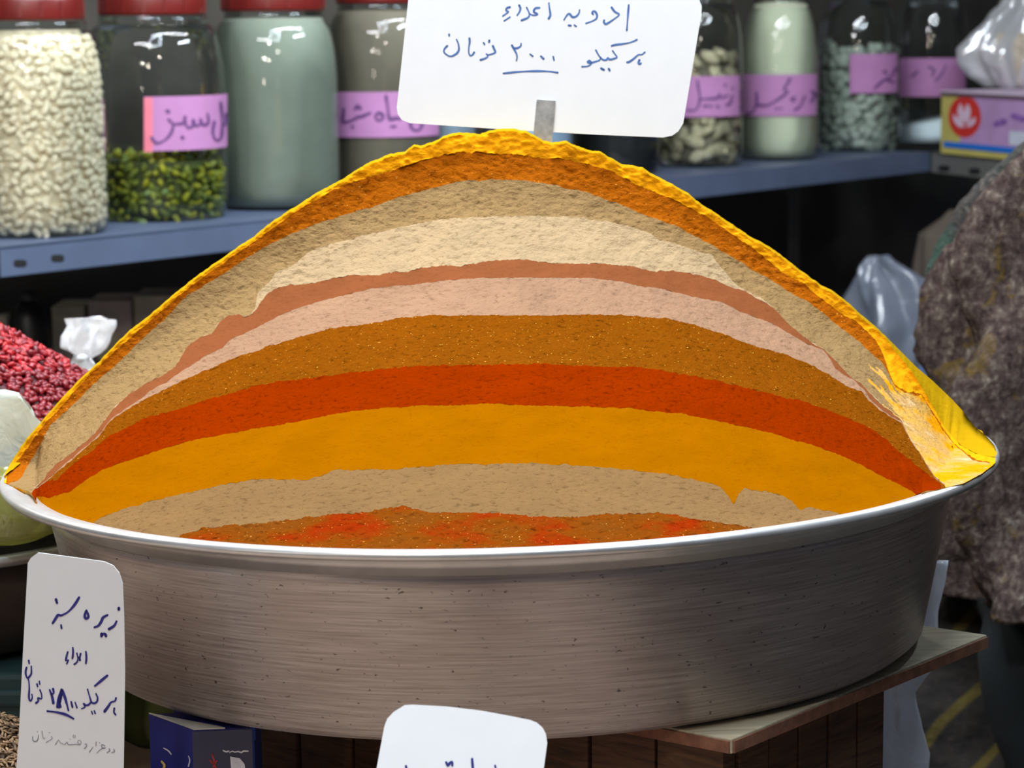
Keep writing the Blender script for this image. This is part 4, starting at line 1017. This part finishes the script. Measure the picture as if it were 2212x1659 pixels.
def pen(nm, lines, w, p0, n, m, parent, off=0.0004):
    V2, f2 = strokes2d(lines, w); return mesh(nm, at_plane(V2[:, 0], V2[:, 1], p0 + n*off, n) - np.array(parent.location), f2, m, parent)
pen('white_lettering', zz(300, 1480, 6.91, [(1260,975),(1300,995),(1340,985)], [(1355,1005),(1400,985),(1430,1000),(1480,990),(1530,1005),(1560,985),(1630,985)]), 3.2, pf, n1, SILV, bx)
px_poly('silver_print', [(497,1634),(518,1638),(528,1650),(532,1672),(500,1672)], pf, n1, SILV, bx)
pen('red_flower_print', zz(300, 1480, 6.91, [(1090,1030),(1120,1120),(1110,1240)], [(1160,1130),(1130,1180),(1150,1240)], [(1060,1120),(1100,1170)]), 3.5, pf, n1, REDP, bx)
pen('pale_print', zz(300, 1480, 6.91, [(370,940),(440,980),(480,1030)], [(740,1060),(760,1120),(740,1210)]), 3, c00 + d2*0.0, n2, SILV, bx)
pen('yellow_print', zz(300, 1480, 6.91, [(340,1140),(380,1190),(370,1240)]), 5, c00, n2, GOLDP, bx)
tag(bx, 'navy blue printed carton standing beside the crate under the pan', 'carton')
b2_ = empty('blue_box', (0, 0, 0)); Q0 = at_y(372, 1552, 1.43)
q0 = np.array([Q0[0], Q0[1], 0]); e_ = flat(np.array([0.97, 0.02, 0])); g2 = np.array([-e_[1], e_[0], 0])
prism('box_body', [q0, q0 + e_*0.05, q0 + e_*0.05 + g2*0.05, q0 + g2*0.05], ZC, Q0[2] - 0.003, BLUE, b2_)
prism('box_lid', [q0 - e_*0.0008 - g2*0.0008, q0 + e_*0.0508 - g2*0.0008, q0 + e_*0.0508 + g2*0.0508, q0 - e_*0.0008 + g2*0.0508], Q0[2] - 0.014, Q0[2], BLUE, b2_)
tag(b2_, 'bright blue box just behind the navy carton under the pan', 'box')

# ------------------------------------------------------------------ carton with the red circle and the bag on it
K0 = at_z(2028, 331, ZS) + RN*0.004; hb = 0.1205
CARD = plain('yellow_carton', (190, 178, 96), 0.55, var=0.06, scale=20)
LILAC = plain('lilac_carton', (176, 140, 184), 0.55, var=0.10, scale=18)
ct = empty('tea_carton', (float(K0[0]), float(K0[1]), ZS)); kl = np.array(ct.location)
def rel(p): return np.array([p[0] - kl[0], p[1] - kl[1], 0.0])
k00 = rel(K0)
prism('carton_body', [k00, k00 + RD*0.42, k00 + RD*0.42 + RN*0.2, k00 + RN*0.2], 0.0005, hb, CARD, ct)
prism('lilac_panel', [k00 + RD*0.075 - RN*0.0006, k00 + RD*0.42 - RN*0.0006, k00 + RD*0.42 - RN*0.0001, k00 + RD*0.075 - RN*0.0001], 0.020, hb - 0.001, LILAC, ct)
lid_ = prism('lid_flap', [k00 - RN*0.004 - RD*0.002, k00 + RD*0.42 - RN*0.004, k00 + RD*0.42 + RN*0.2, k00 + RN*0.2 - RD*0.002], hb, hb + 0.003, plain('pale_lilac_carton', (206, 184, 206), 0.6, var=0.05), ct); lid_['label'] = 'pale lilac lid'
prism('lid_flap', [k00 - RN*0.0035, k00 + RD*0.42 - RN*0.0035, k00 + RD*0.42 - RN*0.001, k00 - RN*0.001], hb - 0.006, hb, plain('dark_lid_strip', (96, 74, 84), 0.7), ct)  # darker strip just below the lid's front edge
pk = K0 - RN*0.0008; nk = -RN
red = plain('red_disc_print', (200, 48, 40), 0.5, var=0.06)
px_poly('red_disc', [(2084 + 35*math.cos(a), 252 + 45*math.sin(a)) for a in np.linspace(0, 2*PI, 32, endpoint=False)], pk, nk, red, ct, 0.0003)
petal = plain('white_flower_print', (214, 186, 206), 0.6, var=0.06)
for q, pts in enumerate(([(2074,222),(2068,240),(2072,262),(2080,268),(2084,250),(2080,232)], [(2088,224),(2082,244),(2084,268),(2094,262),(2097,240),(2094,228)], [(2058,246),(2060,262),(2070,274),(2084,276),(2078,262),(2066,252)], [(2108,252),(2098,258),(2086,274),(2096,274),(2106,266)])):
    px_poly('flower_petal', pts, pk, nk, petal, ct, 0.0006 + 0.0002*q)
px_poly('blue_stripe', [(2038,305),(2230,323),(2230,336),(2038,317)], pk, nk, plain('blue_stripe_print', (20, 108, 200), 0.5, var=0.03), ct, 0.0009)
px_poly('white_square', [(2180,283),(2225,286),(2225,317),(2180,313)], pk, nk, plain('pale_square_print', (196, 198, 212), 0.6, var=0.08), ct, 0.0009)
pen('purple_print', [[(2150,268),(2170,262)], [(2188,250),(2212,258)]], 12, pk, nk, plain('purple_print', (140, 96, 170), 0.6, var=0.1), ct, 0.0009)
tag(ct, 'yellow and lilac carton with a red circle and white flower, blue stripe', 'carton')
Yc = float(K0[1]) + 0.06
cb_ = empty('clear_bag', (0, 0, 0))
zk = ZS + hb + 0.004
rb = [ring_px(2150, 2240, 205, Yc), ring_px(2120, 2255, 180, Yc), ring_px(2098, 2270, 150, Yc), ring_px(2090, 2275, 118, Yc), ring_px(2108, 2268, 85, Yc), ring_px(2138, 2256, 50, Yc), ring_px(2175, 2245, 15, Yc, 0.7, 1.6), ring_px(2190, 2238, -20, Yc, 0.7, 2), ring_px(2180, 2250, -60, Yc, 0.7, 2.4)]
dzb = zk + 0.001 - min(r[2] for r in rb); rb = [(r[0], r[1], r[2] + dzb*(1 - k/8), r[3], r[4], r[5]) for k, r in enumerate(rb)]
loft('bag_film', rb, PL_CLEAR, cb_, 0.010, 5, 41, 56, 4, False, True, 22)
loft('bag_contents', [(r[0], r[1], r[2] + 0.004, r[3]*0.84, r[4]*0.84) for r in rb[:5]], plain('beige_dry_goods', (170, 158, 140), 0.85, var=0.25, scale=60), cb_, 0.006, 4, 43, 40, 3)
tag(cb_, 'clear plastic bag of beige goods sitting on the red circle carton', 'plastic bag')

# ------------------------------------------------------------------ things in the dark under the shelf
def low_ring(x0, x1, Y, sq=0.7): r = ring_px(x0, x1, 700, Y, sq); return (r[0], r[1], ZS2 + 0.006, r[3], r[4], 1)
Yg = 4.62
gb = empty('milky_bag', (0, 0, 0))
loft('bag_film', [low_ring(1890, 2010, Yg), ring_px(1880, 2030, 880, Yg), ring_px(1890, 2010, 820, Yg), ring_px(1870, 2035, 760, Yg), ring_px(1856, 2052, 700, Yg), ring_px(1852, 2025, 650, Yg), ring_px(1854, 1990, 610, Yg), ring_px(1862, 1950, 582, Yg, 0.7, 1.5), ring_px(1878, 1915, 556, Yg, 0.7, 2)], PL_GREY, gb, 0.014, 4, 61, 56, 4, True, True, 16)
tag(gb, 'milky grey plastic bag in the dark to the right of the mound', 'plastic bag')
Yg2 = 4.45
gb = empty('blue_white_bag', (0, 0, 0))
loft('bag_film', [low_ring(1960, 2070, Yg2), ring_px(1955, 2080, 880, Yg2), ring_px(1970, 2070, 840, Yg2), ring_px(1990, 2060, 800, Yg2), ring_px(2005, 2045, 772, Yg2, 0.7, 1.6)], plastic('bluish_plastic_film', (130, 160, 214), 0.25, 0.25, 0.3), gb, 0.010, 5, 66, 48, 4, True, True, 20)
tag(gb, 'small bluish plastic bag low between the mound and the sweater', 'plastic bag')
Yp = 4.80
sk = empty('paper_sack', (0, 0, 0))
loft('sack_body', [low_ring(1980, 2150, Yp, 0.5), ring_px(1976, 2150, 700, Yp, 0.5), ring_px(1976, 2148, 560, Yp, 0.5), ring_px(1982, 2125, 505, Yp, 0.4), ring_px(2030, 2100, 470, Yp, 0.25), ring_px(2052, 2084, 452, Yp, 0.15)], plain('brown_sack_paper', (84, 74, 64), 0.85, var=0.15, scale=20), sk, 0.004, 4, 71, 40, 4)
tag(sk, 'brown paper sack with a pointed top in the dark under the side shelf', 'sack')
Yk = 3.33
bt = empty('black_bottle', (0, 0, 0)); q_ = at_y(60, 640, Yk); bt.location = (q_[0], Yk, ZS2)
hb_ = q_[2] - ZS2
lathe('bottle_body', [(0, 0.001), (0.026, 0.001), (0.029, 0.005), (0.029, hb_*0.86), (0.027, hb_*0.92), (0.020, hb_*0.965), (0.012, hb_*0.985), (0, hb_*0.985)], plain('black_plastic', (16, 16, 18), 0.45, var=0.2), bt, 40)
lathe('cap', [(0, hb_*0.984), (0.0125, hb_*0.984), (0.013, hb_*0.99), (0.0125, hb_*1.02), (0, hb_*1.022)], plain('dark_grey_cap', (44, 44, 46), 0.5), bt, 32)
tag(bt, 'tall black bottle in the dark behind the red berries', 'bottle')
CART = plain('dusty_cardboard', (196, 182, 152), 0.85, var=0.2, scale=25)
CART2 = plain('faded_pinkish_cardboard', (186, 166, 152), 0.85, var=0.2, scale=25)
CART3 = plain('dark_cardboard', (100, 92, 84), 0.85, var=0.25, scale=25)
for x0, x1, yt, m1_, m2_, lb in ((-70, 13, 682, CART, CART3, 'dusty cardboard box left of the black bottle'), (111, 181, 664, CART, CART3, 'dusty olive cardboard box beside the black bottle'),
                              (190, 284, 651, CART2, CART3, 'faded pinkish cardboard box behind the knotted bag'), (289, 372, 640, CART, CART3, 'dusty cardboard box nearest the left slope of the mound')):
    a_ = at_y(x0, yt, 3.50); b_ = at_y(x1, yt, 3.50)
    c3 = empty('cardboard_box', (float(a_[0] + b_[0])/2, 3.50, ZS2)); w_ = float(b_[0] - a_[0]); h_ = float(a_[2] - ZS2)
    from_bm('box_body', box_bm(w_, 0.10, h_, at=(0, 0.05, h_/2 + 0.0005), bev=0.001), m1_, c3)
    from_bm('dark_panel', box_bm(w_*0.98, 0.001, h_*0.28, at=(0, -0.0006, h_*0.66)), m2_, c3)
    from_bm('end_panel', box_bm(w_*0.46, 0.001, h_*0.10, at=(-w_*0.08, -0.0014, h_*0.83)), CART2 if m1_ is CART else CART, c3)
    tag(c3, lb, 'cardboard box', 'cardboard boxes under the shelf')

# white carrier bag hanging at the right end of the crate
Yw = 1.66
hw_ = empty('white_carrier_bag', (0, 0, 0))
loft('bag_film', [ring_px(1890, 1985, 1800, Yw, 0.35), ring_px(1880, 2000, 1700, Yw, 0.35), ring_px(1884, 2004, 1625, Yw, 0.3), ring_px(1880, 1990, 1560, Yw, 0.3), ring_px(1880, 1980, 1500, Yw, 0.3), ring_px(1886, 2014, 1445, Yw, 0.25), ring_px(1930, 2026, 1380, Yw, 0.22), ring_px(1960, 2032, 1320, Yw, 0.2), ring_px(2000, 2042, 1260, Yw, 0.2, 1.5), ring_px(2024, 2047, 1212, Yw, 0.2, 2)],
     PL_WHITE, hw_, 0.005, 4, 81, 56, 4, True, True, 30)
tag(hw_, 'white plastic carrier bag hanging between the pan and the sweater', 'plastic bag')

# ------------------------------------------------------------------ the person at the right edge, in a shaggy knitted wrap
PX, PY = 0.70, 2.42
per = empty('person', (PX, PY, 0))
SKIN = plain('skin', (170, 122, 96), 0.55, var=0.05)
J = {'pelvis': (0, 0, 0.86), 'spine': (0, 0.01, 1.02), 'chest': (0, 0.01, 1.20), 'neck': (0.01, -0.005, 1.37), 'nape': (0.015, -0.015, 1.43), 'head': (0.02, -0.02, 1.52), 'crown': (0.02, -0.01, 1.62)}
verts = list(J.values()); rad = [(0.135, 0.10), (0.12, 0.09), (0.145, 0.10), (0.055, 0.055), (0.05, 0.055), (0.078, 0.098), (0.06, 0.07)]
edges = [(i, i + 1) for i in range(6)]
def add(prev, pts):
    for p, r in pts: verts.append(p); rad.append((r, r)); edges.append((prev, len(verts) - 1)); prev = len(verts) - 1
for s_ in (-1, 1):
    add(2, [((0.15*s_, 0.01, 1.29), 0.058), ((0.195*s_, 0.0, 1.16), 0.046), ((0.19*s_, -0.05, 1.02), 0.040), ((0.13*s_, -0.14, 0.93), 0.030), ((0.10*s_, -0.17, 0.91), 0.028), ((0.06*s_, -0.19, 0.90), 0.02)])
    add(0, [((0.09*s_, 0.0, 0.78), 0.085), ((0.10*s_, 0.0, 0.46), 0.058), ((0.10*s_, 0.02, 0.10), 0.040), ((0.10*s_, -0.06, 0.035), 0.035), ((0.10*s_, -0.14, 0.03), 0.028)])
me = bpy.data.meshes.new('body'); me.from_pydata(verts, edges, []); body = link('body', me, SKIN, per)
body.modifiers.new('skin', 'SKIN').use_smooth_shade = True; sl = me.skin_vertices[0].data
for i, r in enumerate(rad): sl[i].radius = r; sl[i].use_root = (i == 0)
body.modifiers.new('sub', 'SUBSURF').levels = 2; body.modifiers['sub'].render_levels = 2
KNIT = NT('shaggy_knit'); v = KNIT.coord((1, 1, 0.75)); n1_ = KNIT.noise(v, 105, 4, 0.7, 0.3); n2_ = KNIT.noise(v, 26, 3, 0.6, 0.6); n3_ = KNIT.noise(v, 130, 2)
kb = KNIT.ramp(n1_, [(0.30, lin((30, 24, 22))), (0.48, lin((66, 54, 50))), (0.60, lin((90, 78, 70))), (0.74, lin((136, 127, 114)))])
kb = KNIT.mix(KNIT.ramp(n2_, [(0.60, (0, 0, 0, 1)), (0.70, (0.75, 0.75, 0.75, 1))]), kb, lin((100, 80, 22)))
KNIT.l(kb, KNIT.b.inputs['Base Color']); KNIT.set(Roughness=0.95); KNIT.b.inputs['Specular IOR Level'].default_value = 0.1; KNIT.bump(n1_, 0.55, 0.008); KNIT = KNIT.m
KNITB = NT('dark_green_knit'); v = KNITB.coord(); n1_ = KNITB.noise(v, 70, 4, 0.6, 1); n2_ = KNITB.noise(v, 9, 2)
kb = KNITB.ramp(n1_, [(0.3, lin((24, 26, 24))), (0.55, lin((60, 54, 50))), (0.75, lin((98, 92, 84)))])
kb = KNITB.mix(KNITB.ramp(n2_, [(0.5, (0, 0, 0, 1)), (0.62, (0.7, 0.7, 0.7, 1))]), kb, lin((16, 66, 50)))
KNITB.l(kb, KNITB.b.inputs['Base Color']); KNITB.set(Roughness=0.95); KNITB.bump(n1_, 0.8, 0.01); KNITB = KNITB.m
def wrap_rings(edge, Y, cx, sq, dy=0.0):
    out = []
    for x, y in edge:
        p = at_y(x, y, Y); out.append((cx - PX, Y - PY + dy, p[2], max(cx - p[0], 0.03), max(cx - p[0], 0.03)*sq))
    return out[::-1]
Y1 = 2.42
back_edge = [(2470, 60), (2330, 180), (2262, 300), (2212, 372), (2170, 440), (2140, 520), (2102, 590), (2086, 640), (2074, 720), (2076, 850), (2080, 950), (2072, 1100), (2052, 1197), (2046, 1262)]
loft('wrap_back', wrap_rings(back_edge, Y1, PX, 0.55), KNITB, per, 0.006, 9, 91, 96, 4, True, True, 60)
front_edge = [(2420, 200), (2300, 290), (2209, 413), (2172, 487), (2148, 540), (2132, 585), (2114, 678), (2092, 752), (2080, 797), (2078, 900), (2068, 1100), (2050, 1197), (2044, 1240), (2047, 1285)]
loft('wrap_front', wrap_rings(front_edge, Y1 - 0.06, PX + 0.01, 0.55), KNIT, per, 0.007, 9, 92, 128, 5, True, True, 70)
STR = NT('striped_skirt'); gco = STR.coord((1, 1, 1)); wv = STR.n('ShaderNodeTexWave', wave_type='BANDS', bands_direction='DIAGONAL'); wv.inputs['Scale'].default_value = 7.5; wv.inputs['Distortion'].default_value = 1.2; wv.inputs['Detail'].default_value = 2
rt = STR.n('ShaderNodeMapping'); rt.inputs['Scale'].default_value = (-1, 1, 0.9); STR.l(gco, rt.inputs[0]); STR.l(rt.outputs[0], wv.inputs[0])
n1_ = STR.noise(gco, 60, 3)
kb = STR.ramp(n1_, [(0.3, lin((22, 18, 15))), (0.7, lin((44, 37, 31)))])
kb = STR.mix(STR.ramp(wv.outputs['Fac'], [(0.86, (0, 0, 0, 1)), (0.97, (0.9, 0.9, 0.9, 1))]), kb, lin((84, 72, 22)))
STR.l(kb, STR.b.inputs['Base Color']); STR.set(Roughness=0.95); STR.bump(n1_, 0.5, 0.006); STR = STR.m
skirt_edge = [(2060, 1270), (2034, 1330), (2020, 1420), (1994, 1500), (1996, 1580), (2004, 1660), (2000, 1900), (1980, 2600)]
sk_ = wrap_rings(skirt_edge, Y1 + 0.02, PX, 0.6); sk_ = [(a, b, c, d, e) for a, b, c, d, e in sk_]
loft('skirt', [(sk_[0][0], sk_[0][1], 0.10, sk_[0][3], sk_[0][4])] + sk_, STR, per, 0.006, 8, 93, 96, 4, True, True, 30)
teal_edge = [(2110, 1275), (2118, 1380), (2140, 1470), (2168, 1560), (2190, 1660), (2200, 1900)]
loft('apron', wrap_rings(teal_edge, Y1 - 0.05, PX + 0.03, 0.62), plain('dark_teal_cloth', (9, 16, 17), 0.9, var=0.3, scale=40), per, 0.004, 7, 94, 80, 4, True, True, 30)
# head scarf and face (out of the picture, over the wrap)
bm = bmesh.new(); bmesh.ops.create_uvsphere(bm, u_segments=24, v_segments=16, radius=1)
for v_ in bm.verts: v_.co = Vector((v_.co.x*0.098 + 0.02, v_.co.y*0.112 + 0.012, v_.co.z*0.125 + 1.535))
bmesh.ops.delete(bm, geom=[f_ for f_ in bm.faces if f_.calc_center_median().y < -0.06 and f_.calc_center_median().z < 1.60], context='FACES')
from_bm('headscarf', bm, plain('dark_headscarf', (40, 36, 40), 0.9, var=0.15), per, True)
for nm, at_, sc_ in (('nose', (0.02, -0.122, 1.515), (0.011, 0.014, 0.018)), ('eye', (-0.012, -0.108, 1.538), (0.010, 0.008, 0.007)), ('eye', (0.052, -0.108, 1.538), (0.010, 0.008, 0.007)), ('mouth', (0.02, -0.108, 1.478), (0.020, 0.008, 0.006))):
    bm = bmesh.new(); bmesh.ops.create_uvsphere(bm, u_segments=12, v_segments=8, radius=1)
    for v_ in bm.verts: v_.co = Vector((v_.co.x*sc_[0] + at_[0], v_.co.y*sc_[1] + at_[1], v_.co.z*sc_[2] + at_[2]))
    from_bm(nm, bm, SKIN if nm == 'nose' else plain(nm + '_colour', (60, 34, 30) if nm == 'eye' else (150, 84, 76), 0.4), per, True)
tag(per, 'person at the right edge in a shaggy brown and mustard knitted wrap', 'person')
